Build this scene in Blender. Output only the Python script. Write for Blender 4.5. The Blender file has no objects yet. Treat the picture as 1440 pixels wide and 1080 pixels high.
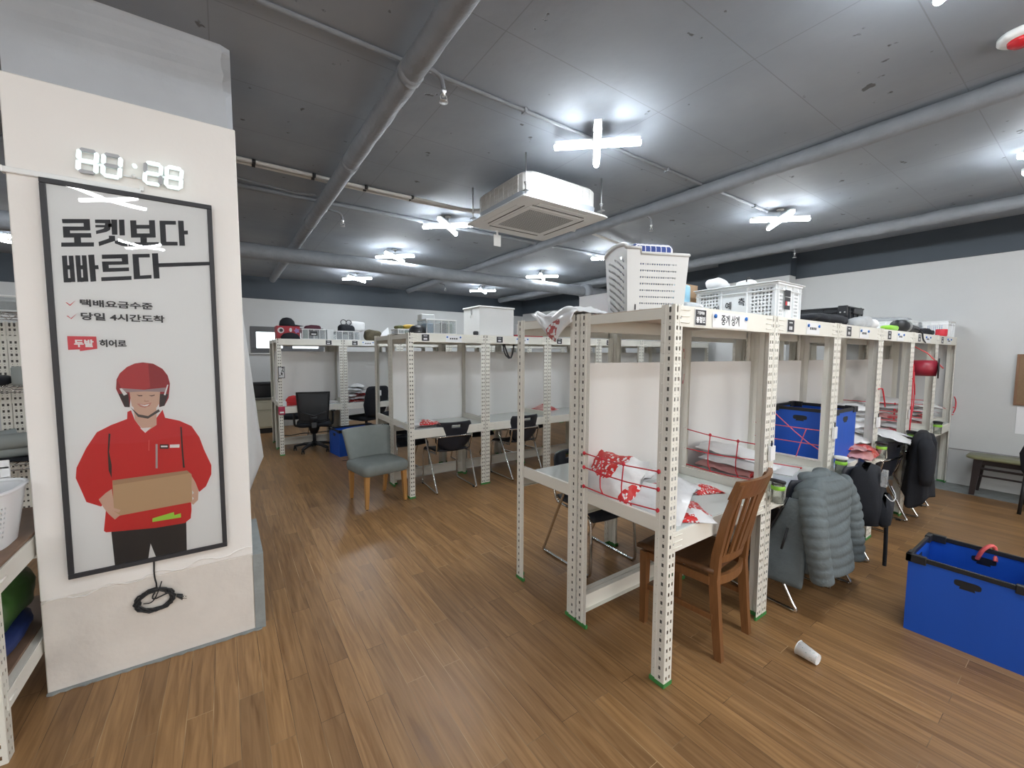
import bpy, bmesh, math, random
from mathutils import Vector as V, Matrix, noise
SC = bpy.context.scene
COL = SC.collection
PI = math.pi
R = math.radians

# ---------------------------------------------------------------- camera, world, exposure
FPX, YAW, PITCH, ROLL, EYE = 585.98, 0.6046, 0.0716, 0.0038, 1.5787
cam_d = bpy.data.cameras.new('camera'); cam = bpy.data.objects.new('camera', cam_d); COL.objects.link(cam)
cam_d.sensor_fit = 'HORIZONTAL'; cam_d.sensor_width = 36.0; cam_d.lens = FPX / 1440 * 36.0
cam_d.clip_start = 0.05; cam_d.clip_end = 100
fw = V((math.sin(YAW) * math.cos(PITCH), math.cos(YAW) * math.cos(PITCH), -math.sin(PITCH)))
rt = V((math.cos(YAW), -math.sin(YAW), 0)); up = rt.cross(fw)
r2 = math.cos(ROLL) * rt + math.sin(ROLL) * up; u2 = -math.sin(ROLL) * rt + math.cos(ROLL) * up
m4 = Matrix.Identity(4)
for i in range(3):
    m4[i][0] = r2[i]; m4[i][1] = u2[i]; m4[i][2] = -fw[i]
m4.translation = V((0, 0, EYE)); cam.matrix_world = m4
SC.camera = cam
w = bpy.data.worlds.new('world'); SC.world = w; w.use_nodes = True
w.node_tree.nodes['Background'].inputs[0].default_value = (0.75, 0.85, 1.0, 1)
w.node_tree.nodes['Background'].inputs[1].default_value = 1.0
vs = SC.view_settings
vs.view_transform = 'Standard'; vs.look = 'None'; vs.gamma = 1; vs.use_curve_mapping = False
vs.exposure = -0.1
LAMP = 150.0            # strength of the LED tubes
SC.cycles.max_bounces = 8; SC.cycles.diffuse_bounces = 4; SC.cycles.glossy_bounces = 3
SC.cycles.transmission_bounces = 5; SC.cycles.transparent_max_bounces = 10
SC.cycles.sample_clamp_indirect = 6.0

# ---------------------------------------------------------------- materials
MATS = {}
def new_mat(name):
    m = bpy.data.materials.new(name); m.use_nodes = True; MATS[name] = m
    return m, m.node_tree, m.node_tree.nodes['Principled BSDF']
def mat(name, col, rough=0.5, metal=0.0, var=0.0, vscale=20.0, bump=0.0, bscale=60.0, trans=0.0, alpha=1.0, coat=0.0, emit=None, estr=0.0, stretch=(1, 1, 1), ior=1.45, spec=0.5):
    m, nt, b = new_mat(name); L = nt.links
    c = tuple(col) + (1,)
    b.inputs['Base Color'].default_value = c; b.inputs['Roughness'].default_value = rough
    b.inputs['Metallic'].default_value = metal; b.inputs['Transmission Weight'].default_value = trans
    b.inputs['Alpha'].default_value = alpha; b.inputs['Coat Weight'].default_value = coat
    b.inputs['IOR'].default_value = ior; b.inputs['Specular IOR Level'].default_value = spec
    if emit:
        b.inputs['Emission Color'].default_value = tuple(emit) + (1,); b.inputs['Emission Strength'].default_value = estr
    if var or bump:
        tc = nt.nodes.new('ShaderNodeTexCoord'); mp = nt.nodes.new('ShaderNodeMapping'); mp.inputs['Scale'].default_value = stretch
        L.new(tc.outputs['Object'], mp.inputs['Vector'])
    if var:
        n = nt.nodes.new('ShaderNodeTexNoise'); n.inputs['Scale'].default_value = vscale; n.inputs['Detail'].default_value = 5
        L.new(mp.outputs[0], n.inputs['Vector'])
        mx = nt.nodes.new('ShaderNodeMix'); mx.data_type = 'RGBA'
        mx.inputs[6].default_value = tuple(max(0, x * (1 - var)) for x in col) + (1,)
        mx.inputs[7].default_value = tuple(min(1, x * (1 + var)) for x in col) + (1,)
        L.new(n.outputs['Fac'], mx.inputs[0]); L.new(mx.outputs[2], b.inputs['Base Color'])
    if bump:
        n2 = nt.nodes.new('ShaderNodeTexNoise'); n2.inputs['Scale'].default_value = bscale; n2.inputs['Detail'].default_value = 4
        L.new(mp.outputs[0], n2.inputs['Vector'])
        bp = nt.nodes.new('ShaderNodeBump'); bp.inputs['Strength'].default_value = bump; bp.inputs['Distance'].default_value = 0.01
        L.new(n2.outputs['Fac'], bp.inputs['Height']); L.new(bp.outputs[0], b.inputs['Normal'])
    return m

def wood_floor():
    m, nt, b = new_mat('wood_floor'); L = nt.links; N = nt.nodes.new
    tc = N('ShaderNodeTexCoord'); mp = N('ShaderNodeMapping'); mp.inputs['Rotation'].default_value = (0, 0, R(90))
    L.new(tc.outputs['Object'], mp.inputs['Vector'])
    br = N('ShaderNodeTexBrick'); br.offset = 0.37; br.offset_frequency = 2
    br.inputs['Scale'].default_value = 1.0; br.inputs['Brick Width'].default_value = 0.92; br.inputs['Row Height'].default_value = 0.095
    br.inputs['Mortar Size'].default_value = 0.0012; br.inputs['Mortar Smooth'].default_value = 0.2; br.inputs['Bias'].default_value = 0.0
    br.inputs['Color1'].default_value = (0, 0, 0, 1); br.inputs['Color2'].default_value = (1, 1, 1, 1); br.inputs['Mortar'].default_value = (0.5, 0.5, 0.5, 1)
    L.new(mp.outputs[0], br.inputs['Vector'])
    mp2 = N('ShaderNodeMapping'); mp2.inputs['Scale'].default_value = (1.6, 26, 1); L.new(mp.outputs[0], mp2.inputs['Vector'])
    # shift the grain per strip
    ad = N('ShaderNodeVectorMath'); ad.operation = 'MULTIPLY_ADD'; ad.inputs[1].default_value = (7, 0, 9)
    L.new(br.outputs['Color'], ad.inputs[0]); L.new(mp2.outputs[0], ad.inputs[2])
    gr = N('ShaderNodeTexNoise'); gr.inputs['Scale'].default_value = 1.6; gr.inputs['Detail'].default_value = 7; gr.inputs['Distortion'].default_value = 0.8
    L.new(ad.outputs[0], gr.inputs['Vector'])
    ramp = N('ShaderNodeValToRGB'); e = ramp.color_ramp.elements
    e[0].position = 0.3; e[0].color = (0.215, 0.112, 0.045, 1); e[1].position = 0.75; e[1].color = (0.395, 0.228, 0.104, 1)
    L.new(gr.outputs['Fac'], ramp.inputs['Fac'])
    mx = N('ShaderNodeMix'); mx.data_type = 'RGBA'; mx.blend_type = 'MULTIPLY'; mx.inputs[0].default_value = 1.0
    tone = N('ShaderNodeValToRGB'); t = tone.color_ramp.elements
    t[0].color = (0.80, 0.78, 0.77, 1); t[1].color = (1.12, 1.1, 1.05, 1)
    L.new(br.outputs['Color'], tone.inputs['Fac'])
    L.new(ramp.outputs['Color'], mx.inputs[6]); L.new(tone.outputs['Color'], mx.inputs[7])
    # worn pale seams, here and there
    wn = N('ShaderNodeTexNoise'); wn.inputs['Scale'].default_value = 1.7; wn.inputs['Detail'].default_value = 3; L.new(tc.outputs['Object'], wn.inputs['Vector'])
    wr = N('ShaderNodeValToRGB'); q = wr.color_ramp.elements; q[0].position = 0.47; q[0].color = (0, 0, 0, 1); q[1].position = 0.62; q[1].color = (1, 1, 1, 1)
    L.new(wn.outputs['Fac'], wr.inputs['Fac'])
    sc = N('ShaderNodeMix'); sc.data_type = 'RGBA'; sc.inputs[6].default_value = (0.09, 0.05, 0.025, 1); sc.inputs[7].default_value = (0.52, 0.36, 0.2, 1)
    L.new(wr.outputs['Color'], sc.inputs[0])
    fin = N('ShaderNodeMix'); fin.data_type = 'RGBA'
    L.new(br.outputs['Fac'], fin.inputs[0]); L.new(mx.outputs[2], fin.inputs[6]); L.new(sc.outputs[2], fin.inputs[7])
    L.new(fin.outputs[2], b.inputs['Base Color'])
    rn = N('ShaderNodeMapRange'); rn.inputs[3].default_value = 0.27; rn.inputs[4].default_value = 0.45
    L.new(gr.outputs['Fac'], rn.inputs[0]); L.new(rn.outputs[0], b.inputs['Roughness'])
    bp = N('ShaderNodeBump'); bp.inputs['Strength'].default_value = 0.12; bp.inputs['Distance'].default_value = 0.004
    L.new(gr.outputs['Fac'], bp.inputs['Height']); L.new(bp.outputs[0], b.inputs['Normal'])
    b.inputs['Specular IOR Level'].default_value = 0.32
    return m

def ceiling_paint():
    m, nt, b = new_mat('ceiling_paint'); L = nt.links; N = nt.nodes.new
    tc = N('ShaderNodeTexCoord')
    n1 = N('ShaderNodeTexNoise'); n1.inputs['Scale'].default_value = 1.3; n1.inputs['Detail'].default_value = 6; L.new(tc.outputs['Object'], n1.inputs['Vector'])
    r1 = N('ShaderNodeValToRGB'); e = r1.color_ramp.elements; e[0].position = 0.3; e[0].color = (0.235, 0.262, 0.30, 1); e[1].position = 0.75; e[1].color = (0.31, 0.338, 0.378, 1)
    L.new(n1.outputs['Fac'], r1.inputs['Fac'])
    br = N('ShaderNodeTexBrick'); br.offset = 0.0; br.inputs['Scale'].default_value = 1; br.inputs['Brick Width'].default_value = 1.2; br.inputs['Row Height'].default_value = 0.6
    br.inputs['Mortar Size'].default_value = 0.004; br.inputs['Mortar Smooth'].default_value = 0.6
    L.new(tc.outputs['Object'], br.inputs['Vector'])
    # small pits and chips in the concrete
    vo = N('ShaderNodeTexNoise'); vo.inputs['Scale'].default_value = 9; vo.inputs['Detail'].default_value = 4; L.new(tc.outputs['Object'], vo.inputs['Vector'])
    r2_ = N('ShaderNodeValToRGB'); q = r2_.color_ramp.elements; q[0].position = 0.70; q[0].color = (0, 0, 0, 1); q[1].position = 0.73; q[1].color = (1, 1, 1, 1)
    L.new(vo.outputs['Fac'], r2_.inputs['Fac'])
    mx = N('ShaderNodeMix'); mx.data_type = 'RGBA'; mx.inputs[7].default_value = (0.11, 0.115, 0.122, 1)
    L.new(r2_.outputs['Color'], mx.inputs[0]); L.new(r1.outputs['Color'], mx.inputs[6])
    m2 = N('ShaderNodeMix'); m2.data_type = 'RGBA'; m2.inputs[7].default_value = (0.15, 0.157, 0.168, 1)
    sc = N('ShaderNodeMath'); sc.operation = 'MULTIPLY'; sc.inputs[1].default_value = 0.5
    L.new(br.outputs['Fac'], sc.inputs[0]); L.new(sc.outputs[0], m2.inputs[0]); L.new(mx.outputs[2], m2.inputs[6])
    L.new(m2.outputs[2], b.inputs['Base Color'])
    b.inputs['Roughness'].default_value = 0.72; b.inputs['Specular IOR Level'].default_value = 0.35
    mr = N('ShaderNodeMapping'); mr.inputs['Scale'].default_value = (1, 14, 1); mr.inputs['Rotation'].default_value = (0, 0, R(35)); L.new(tc.outputs['Object'], mr.inputs['Vector'])
    n3 = N('ShaderNodeTexNoise'); n3.inputs['Scale'].default_value = 6; n3.inputs['Detail'].default_value = 6; L.new(tc.outputs['Object'], n3.inputs['Vector'])
    ad = N('ShaderNodeMath'); ad.operation = 'SUBTRACT'; L.new(n3.outputs['Fac'], ad.inputs[0]); L.new(r2_.outputs['Color'], ad.inputs[1])
    bp = N('ShaderNodeBump'); bp.inputs['Strength'].default_value = 0.35; bp.inputs['Distance'].default_value = 0.012
    L.new(ad.outputs[0], bp.inputs['Height']); L.new(bp.outputs[0], b.inputs['Normal'])
    return m

def print_plastic(name, base, ink, thresh=0.56, scale=16.0, rough=0.28):
    """mailer film: pale film with blotchy red print in strokes."""
    m, nt, b = new_mat(name); L = nt.links; N = nt.nodes.new
    tc = N('ShaderNodeTexCoord'); mp = N('ShaderNodeMapping'); mp.inputs['Scale'].default_value = (1, 1, 1); L.new(tc.outputs['Object'], mp.inputs['Vector'])
    n1 = N('ShaderNodeTexNoise'); n1.inputs['Scale'].default_value = 4.0; n1.inputs['Detail'].default_value = 1; L.new(mp.outputs[0], n1.inputs['Vector'])
    vo = N('ShaderNodeTexVoronoi'); vo.distance = 'CHEBYCHEV'; vo.feature = 'F1'; vo.inputs['Scale'].default_value = scale * 2.2; L.new(mp.outputs[0], vo.inputs['Vector'])
    sp = N('ShaderNodeSeparateXYZ'); L.new(tc.outputs['Object'], sp.inputs[0])
    ay = N('ShaderNodeMath'); ay.operation = 'ABSOLUTE'; L.new(sp.outputs[1], ay.inputs[0])
    ws = N('ShaderNodeMath'); ws.operation = 'MULTIPLY_ADD'; ws.inputs[1].default_value = -1.3; L.new(ay.outputs[0], ws.inputs[0]); L.new(n1.outputs['Fac'], ws.inputs[2])   # print sits along the middle of the film
    a = N('ShaderNodeMath'); a.operation = 'GREATER_THAN'; a.inputs[1].default_value = thresh - .16; L.new(ws.outputs[0], a.inputs[0])
    c = N('ShaderNodeMath'); c.operation = 'GREATER_THAN'; c.inputs[1].default_value = 0.30; L.new(vo.outputs['Distance'], c.inputs[0])
    d = N('ShaderNodeMath'); d.operation = 'MULTIPLY'; L.new(a.outputs[0], d.inputs[0]); L.new(c.outputs[0], d.inputs[1])
    mx = N('ShaderNodeMix'); mx.data_type = 'RGBA'; mx.inputs[6].default_value = tuple(base) + (1,); mx.inputs[7].default_value = tuple(ink) + (1,)
    L.new(d.outputs[0], mx.inputs[0]); L.new(mx.outputs[2], b.inputs['Base Color'])
    b.inputs['Roughness'].default_value = rough
    n2 = N('ShaderNodeTexNoise'); n2.inputs['Scale'].default_value = 22; n2.inputs['Detail'].default_value = 3; L.new(mp.outputs[0], n2.inputs['Vector'])
    bp = N('ShaderNodeBump'); bp.inputs['Strength'].default_value = 0.5; bp.inputs['Distance'].default_value = 0.01
    L.new(n2.outputs['Fac'], bp.inputs['Height']); L.new(bp.outputs[0], b.inputs['Normal'])
    return m

FLOOR = wood_floor(); CEIL = ceiling_paint()
WALL = mat('wall_paint', (0.59, 0.60, 0.605), 0.75, var=0.04, vscale=3, bump=0.12, bscale=60)
PILLARL = mat('pillar_low_render', (0.72, 0.675, 0.63), 0.8, var=0.09, vscale=7, bump=0.5, bscale=14)
PILLARW = mat('pillar_paint', (0.86, 0.835, 0.81), 0.7, var=0.03, vscale=2.5, bump=0.12, bscale=18)
CONC = mat('bare_concrete', (0.27, 0.29, 0.29), 0.8, var=0.25, vscale=12, bump=0.4, bscale=40)
DARKUP = mat('dark_upper_paint', (0.05, 0.064, 0.082), 0.55, var=0.18, vscale=3, bump=0.3, bscale=8)
COLGREY = mat('column_grey_paint', (0.46, 0.49, 0.53), 0.55, var=0.15, vscale=4, bump=0.4, bscale=10)
RACK = mat('rack_cream_enamel', (0.80, 0.785, 0.72), 0.38, var=0.03, vscale=6)
LAM = mat('desk_laminate', (0.66, 0.70, 0.68), 0.16, var=0.03, vscale=4, coat=0.2)
BOARD = mat('board_beige', (0.62, 0.53, 0.44), 0.6, var=0.08, vscale=10)
PANEL = mat('back_panel_white', (0.76, 0.755, 0.745), 0.42, var=0.03, vscale=2, bump=0.05, bscale=5)
FOOTG = mat('foot_green', (0.06, 0.26, 0.07), 0.5)
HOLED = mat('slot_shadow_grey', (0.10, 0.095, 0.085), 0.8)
BLACK = mat('black_plastic', (0.018, 0.019, 0.022), 0.42, var=0.2, vscale=30)
BLACKF = mat('black_fabric', (0.014, 0.016, 0.022), 0.85, var=0.25, vscale=120, bump=0.3, bscale=250)
CHROME = mat('chrome', (0.62, 0.62, 0.62), 0.16, metal=1.0)
STEEL = mat('galvanised_steel', (0.55, 0.56, 0.57), 0.35, metal=1.0)
WHITEP = mat('white_plastic', (0.82, 0.83, 0.83), 0.35)
WHITEM = mat('white_metal', (0.80, 0.81, 0.81), 0.35)
PAPER = mat('paper_white', (0.82, 0.83, 0.85), 0.6)
TAGK = mat('tag_black', (0.03, 0.03, 0.035), 0.5)
INK = mat('ink_dark', (0.02, 0.022, 0.028), 0.6)
REDC = mat('red_cord', (0.62, 0.03, 0.05), 0.45)
PINKC = mat('pink_cord', (0.72, 0.12, 0.12), 0.45)
BLUEB = mat('blue_corrugated', (0.012, 0.09, 0.50), 0.42, var=0.10, vscale=4, bump=0.1, bscale=70, stretch=(1, 1, .05))
PINB = mat('pin_blue', (0.02, 0.16, 0.55), 0.3)
PIPEG = mat('pipe_wrap_grey', (0.215, 0.23, 0.255), 0.6, var=0.2, vscale=8, bump=0.9, bscale=16)
CLEARP = mat('clear_plastic', (0.86, 0.90, 0.92), 0.12, trans=0.75, ior=1.12)
MAILER = print_plastic('mailer_film_red_print', (0.78, 0.78, 0.79), (0.62, 0.03, 0.03), 0.57, 22)
MAILERW = print_plastic('mailer_film_white', (0.76, 0.77, 0.79), (0.45, 0.10, 0.10), 0.74)
MAILERP = print_plastic('mailer_film_pink', (0.68, 0.35, 0.34), (0.55, 0.05, 0.05), 0.6)
CLEARBAG = mat('clear_bag_film', (0.80, 0.83, 0.86), 0.18, trans=0.45, ior=1.05, bump=0.8, bscale=30)
CARD = mat('cardboard', (0.50, 0.34, 0.21), 0.75, var=0.08, vscale=12)
TUBE = mat('led_tube', (1, 1, 1), 0.4, emit=(0.90, 0.96, 1.0), estr=LAMP)
GREENB = mat('lime_plastic', (0.28, 0.62, 0.06), 0.4)
GREYF = mat('grey_upholstery', (0.225, 0.25, 0.245), 0.9, var=0.10, vscale=14, bump=0.2, bscale=300)
OAK = mat('oak_leg', (0.52, 0.27, 0.09), 0.4, var=0.18, vscale=10, stretch=(8, 8, 1))
CHAIRW = mat('chair_wood', (0.21, 0.092, 0.034), 0.38, var=0.32, vscale=9, stretch=(9, 9, 1))
CHAIRD = mat('chair_wood_dark', (0.13, 0.060, 0.026), 0.36, var=0.3, vscale=9, stretch=(1, 9, 1))
NAVY = mat('navy_plastic', (0.014, 0.017, 0.026), 0.45, var=0.2, vscale=20)
JACKET = mat('grey_quilted_nylon', (0.125, 0.150, 0.160), 0.72, var=0.14, vscale=20, bump=0.35, bscale=50)
REDM = mat('red_fabric', (0.55, 0.025, 0.03), 0.7)
DRED = mat('red_box_skin', (0.36, 0.02, 0.035), 0.5)

# ---------------------------------------------------------------- mesh helpers
class MB:
    def __init__(s): s.v = []; s.f = []; s.mi = []; s.sm = []; s.mats = []
    def _m(s, m):
        if m not in s.mats: s.mats.append(m)
        return s.mats.index(m)
    def add(s, vs_, fs, m, smooth=False):
        k = len(s.v); s.v += [V(p) for p in vs_]; i = s._m(m)
        for f in fs: s.f.append([k + a for a in f]); s.mi.append(i); s.sm.append(smooth)
        return s
    def box(s, lo, hi, m, bev=0.0, rot=None, piv=None, seg=1):
        lo, hi = V(lo), V(hi); c = (lo + hi) / 2; d = hi - lo
        bm = bmesh.new(); bmesh.ops.create_cube(bm, size=1.0)
        for x in bm.verts: x.co = V((x.co.x * d.x, x.co.y * d.y, x.co.z * d.z))
        if bev > 0: bmesh.ops.bevel(bm, geom=bm.edges[:], offset=min(bev, min(d) * 0.49), segments=seg, affect='EDGES', profile=0.5)
        bm.verts.index_update()
        M = Matrix.Translation(c)
        if rot is not None:
            p = V(piv) if piv is not None else c
            M = Matrix.Translation(p) @ rot.to_4x4() @ Matrix.Translation(c - p)
        s.add([M @ x.co for x in bm.verts], [[x.index for x in f.verts] for f in bm.faces], m, bev > 0 and seg > 1); bm.free(); return s
    def tube(s, path, r, m, n=8, closed=False, cap=True):
        P = [V(p) for p in path]; N = len(P); rings = []; pr = None
        for i in range(N):
            a = P[i - 1] if (i > 0 or closed) else P[i]; b = P[(i + 1) % N] if (i < N - 1 or closed) else P[i]
            t = (b - a).normalized() if (b - a).length > 1e-9 else V((0, 0, 1))
            if pr is None:
                pr = t.cross(V((0, 0, 1)) if abs(t.z) < 0.9 else V((1, 0, 0))).normalized()
            pr = (pr - t * pr.dot(t)); pr = pr.normalized() if pr.length > 1e-6 else t.orthogonal().normalized()
            q = t.cross(pr); rr = r[i] if isinstance(r, (list, tuple)) else r
            rings.append([P[i] + rr * (math.cos(2 * PI * k / n) * pr + math.sin(2 * PI * k / n) * q) for k in range(n)])
        return s.loft(rings, m, closed=closed, cap=cap)
    def loft(s, rings, m, closed=False, cap=True, smooth=True, wrap=True):
        n = len(rings[0]); vs_ = [p for r_ in rings for p in r_]; fs = []; N = len(rings)
        for i in range(N if closed else N - 1):
            a = i * n; b = ((i + 1) % N) * n
            for k in range(n if wrap else n - 1):
                k2 = (k + 1) % n; fs.append([a + k, a + k2, b + k2, b + k])
        if cap and not closed and wrap: fs.append(list(range(n))[::-1]); fs.append([(N - 1) * n + k for k in range(n)])
        return s.add(vs_, fs, m, smooth)
    def lathe(s, prof, c, m, n=20, axis='z', cap=True, rot=None):
        c = V(c); rings = []
        for r_, h in prof:
            ring = []
            for k in range(n):
                a = 2 * PI * k / n; x, y = r_ * math.cos(a), r_ * math.sin(a)
                p = V((x, y, h)) if axis == 'z' else (V((h, x, y)) if axis == 'x' else V((y, h, x)))
                if rot is not None: p = rot @ p
                ring.append(c + p)
            rings.append(ring)
        return s.loft(rings, m, cap=cap)
    def prism(s, poly, fn, d, m):
        """poly: 2-D outline (convex or not, no holes); fn(u, v, w) -> point; extruded w = 0..d"""
        n = len(poly); vs_ = [fn(u, v, 0) for u, v in poly] + [fn(u, v, d) for u, v in poly]
        return s.add(vs_, [list(range(n))[::-1], list(range(n, 2 * n))] + [[k, (k + 1) % n, n + (k + 1) % n, n + k] for k in range(n)], m)
    def sheet(s, fn, nu, nv, m, smooth=True):
        vs_ = [fn(i / nu, j / nv) for j in range(nv + 1) for i in range(nu + 1)]
        fs = [[j * (nu + 1) + i, j * (nu + 1) + i + 1, (j + 1) * (nu + 1) + i + 1, (j + 1) * (nu + 1) + i] for j in range(nv) for i in range(nu)]
        return s.add(vs_, fs, m, smooth)
    def mesh(s, name):
        me = bpy.data.meshes.new(name); me.from_pydata(s.v, [], s.f)
        for m in s.mats: me.materials.append(m)
        me.polygons.foreach_set('material_index', s.mi); me.polygons.foreach_set('use_smooth', s.sm)
        bm = bmesh.new(); bm.from_mesh(me); bmesh.ops.recalc_face_normals(bm, faces=bm.faces[:]); bm.to_mesh(me); bm.free()
        me.update(); return me
    def build(s, name, parent=None, loc=None, rz=0.0):
        return link(name, s.mesh(name), parent, loc, rz)
def link(name, me, parent=None, loc=None, rz=0.0):
    o = bpy.data.objects.new(name, me); COL.objects.link(o)
    if parent: o.parent = parent
    if loc is not None: o.location = loc
    o.rotation_euler = (0, 0, rz)
    return o
def tag(o, label, cat, group=None, kind=None):
    if label: o['label'] = label
    if cat: o['category'] = cat
    if group: o['group'] = group
    if kind: o['kind'] = kind
    return o
def thing(name, label, cat, loc=(0, 0, 0), rz=0.0, group=None):
    o = bpy.data.objects.new(name, None); COL.objects.link(o); o.location = loc; o.rotation_euler = (0, 0, rz); o.empty_display_size = 0.05
    return tag(o, label, cat, group)
def struct(o): o['kind'] = 'structure'; return o
def dup(root, loc, rz=None, label=None, group=None):
    def cp(o, par):
        c = o.copy(); COL.objects.link(c)
        if par is not None: c.parent = par
        for ch in [x for x in KIDS.get(o.name, [])]: cp(ch, c)
        return c
    KIDS = {}
    for o in root.children_recursive: KIDS.setdefault(o.parent.name, []).append(o)
    r_ = cp(root, None); r_.location = loc
    if rz is not None: r_.rotation_euler = (0, 0, rz)
    if label: r_['label'] = label
    if group: r_['group'] = group
    return r_
def solidify(me, t):
    bm = bmesh.new(); bm.from_mesh(me); bmesh.ops.remove_doubles(bm, verts=bm.verts[:], dist=1e-5)
    bmesh.ops.solidify(bm, geom=bm.faces[:], thickness=t); bmesh.ops.recalc_face_normals(bm, faces=bm.faces[:])
    bm.to_mesh(me); bm.free(); return me
def arc(c, r_, a0, a1, n, ax=(1, 0, 0), ay=(0, 0, 1)):
    c, ax, ay = V(c), V(ax), V(ay)
    return [c + r_ * (math.cos(a0 + (a1 - a0) * k / n) * ax + math.sin(a0 + (a1 - a0) * k / n) * ay) for k in range(n + 1)]
def smooth_path(P, it=2):
    P = [V(p) for p in P]
    for _ in range(it):
        Q = [P[0]]
        for a, b in zip(P, P[1:]): Q += [a * 0.75 + b * 0.25, a * 0.25 + b * 0.75]
        Q.append(P[-1]); P = Q
    return P
def text_mesh(body, size, bold, depth=0.0):
    c = bpy.data.curves.new('lettering', 'FONT'); c.body = body; c.size = size; c.offset = bold; c.extrude = depth
    c.align_x = 'CENTER'; c.align_y = 'CENTER'; c.resolution_u = 3
    o = bpy.data.objects.new('lettering', c); COL.objects.link(o)
    dg = bpy.context.evaluated_depsgraph_get(); me = bpy.data.meshes.new_from_object(o.evaluated_get(dg))
    bpy.data.objects.remove(o); return me
def text_on(mb, body, size, bold, fn, m, sx=1.0):
    """lettering laid on a plane: fn(u, v) -> point"""
    me = text_mesh(body, size, bold)
    mb.add([fn(v.co.x * sx, v.co.y) for v in me.vertices], [list(p.vertices) for p in me.polygons], m); bpy.data.meshes.remove(me); return mb
ORD = ['first', 'second', 'third', 'fourth', 'fifth', 'sixth', 'seventh', 'eighth', 'ninth', 'tenth']

# ---------------------------------------------------------------- the room
X0, X1, Y0, Y1, ZC, ZW = -5.5, 7.42, -4.5, 10.2, 3.16, 2.765
def slab(name, lo, hi, m): return struct(MB().box(lo, hi, m).build(name))
slab('floor', (X0, Y0, -0.1), (6.93, Y1, 0), FLOOR)
slab('trim_1', (6.93, Y0, -0.1), (X1, Y1, -0.002), CONC)          # strip of bare concrete along the wall
slab('ceiling', (X0, Y0, ZC), (X1, Y1, ZC + 0.1), CEIL)
slab('wall_right', (X1, Y0, -0.1), (X1 + 0.1, Y1, ZW), WALL)
slab('wall_right_upper', (X1 - 0.012, Y0, ZW), (X1 + 0.1, Y1, ZC), DARKUP)
slab('baseboard_right', (X1 - 0.012, Y0, -0.002), (X1, 1.12, 0.425), WALL)
slab('trim_2', (X1 - 0.02, Y0, 0.425), (X1, 1.12, 0.437), mat('dado_edge_grey', (0.3, 0.3, 0.3), 0.7))
slab('wall_left', (X0 - 0.1, Y0, -0.1), (X0, Y1, ZC), WALL)
# front wall behind the camera, with two windows added as unseen fill light
FILL_PANE = mat('added_fill_pane', (.9, .9, .9), .8, emit=(1.0, .95, .88), estr=8.5)
b = MB(); FW = ((-5.0, -2.9), (0.7, 4.6)); xs = [X0, FW[0][0], FW[0][1], FW[1][0], FW[1][1], X1]
for k in (0, 2, 4): b.box((xs[k], Y0 - .1, -.1), (xs[k + 1], Y0, ZC), WALL)
for x0, x1 in FW: b.box((x0, Y0 - .1, -.1), (x1, Y0, .9), WALL).box((x0, Y0 - .1, 2.4), (x1, Y0, ZC), WALL)
struct(b.build('wall_front'))
for k, (x0, x1) in enumerate(FW):
    b = MB(); n = 2 if k == 0 else 4
    for q in range(n + 1): xm = x0 + (x1 - x0) * q / n; b.box((max(x0, xm - .03), Y0 - .07, .9), (min(x1, xm + .03), Y0 - .01, 2.4), WHITEM)
    b.box((x0, Y0 - .07, .9), (x1, Y0 - .01, .96), WHITEM).box((x0, Y0 - .07, 2.34), (x1, Y0 - .01, 2.4), WHITEM)
    wn = struct(b.build('window_%d' % (k + 2))); struct(MB().box((x0 + .01, Y0 - .05, .92), (x1 - .01, Y0 - .04, 2.38), FILL_PANE).build('window_pane', wn))  # frames and glowing panes of the added fill windows
# back wall with a real opening for the window
WX0, WX1, WZ0, WZ1 = 0.47, 1.87, 1.585, 2.135
b = MB()
for lo, hi in (((X0, Y1, -0.1), (WX0, Y1 + 0.15, ZW)), ((WX1, Y1, -0.1), (X1, Y1 + 0.15, ZW)), ((WX0, Y1, -0.1), (WX1, Y1 + 0.15, WZ0)), ((WX0, Y1, WZ1), (WX1, Y1 + 0.15, ZW))): b.box(lo, hi, WALL)
struct(b.build('wall_back'))
slab('wall_back_upper', (X0, Y1 - 0.012, ZW - 0.06), (X1, Y1 + 0.15, ZC), DARKUP)
WFR = mat('window_frame_grey', (0.11, 0.11, 0.115), 0.45)
b = MB()
for lo, hi in (((WX0, Y1 - 0.02, WZ0), (WX1, Y1 + 0.1, WZ0 + 0.10)), ((WX0, Y1 - 0.02, WZ1 - 0.11), (WX1, Y1 + 0.1, WZ1)), ((WX0, Y1 - 0.02, WZ0 + .1), (WX0 + 0.10, Y1 + 0.1, WZ1 - .11)), ((WX1 - 0.10, Y1 - 0.02, WZ0 + .1), (WX1, Y1 + 0.1, WZ1 - .11)), ((1.06, Y1 - 0.02, WZ0 + .1), (1.24, Y1 + 0.1, WZ1 - .11))): b.box(lo, hi, WFR, 0.004)
win = struct(b.build('window_1'))
struct(MB().box((WX0 + .1, Y1 + 0.045, WZ0 + .1), (WX1 - .1, Y1 + 0.051, WZ1 - .11), mat('window_glass', (1, 1, 1), 0.02, trans=1.0, ior=1.02)).build('window_pane', win))
struct(MB().box((WX0 - .02, Y1 - 0.05, WZ0 - .03), (WX1 + .02, Y1, WZ0 - .004), mat('sill_white', (0.72, 0.72, 0.72), 0.4), 0.004).build('window_sill', win))
# the pale building face seen through the window, its sunlight painted as glow
o = MB().box((-2, Y1 + 1.2, -0.1), (6, Y1 + 1.3, 5), mat('outdoor_glow', (0.9, 0.95, 1.0), 0.9, emit=(0.92, 1.0, 0.98), estr=1.6)).build('outside_wall'); struct(o)
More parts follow.
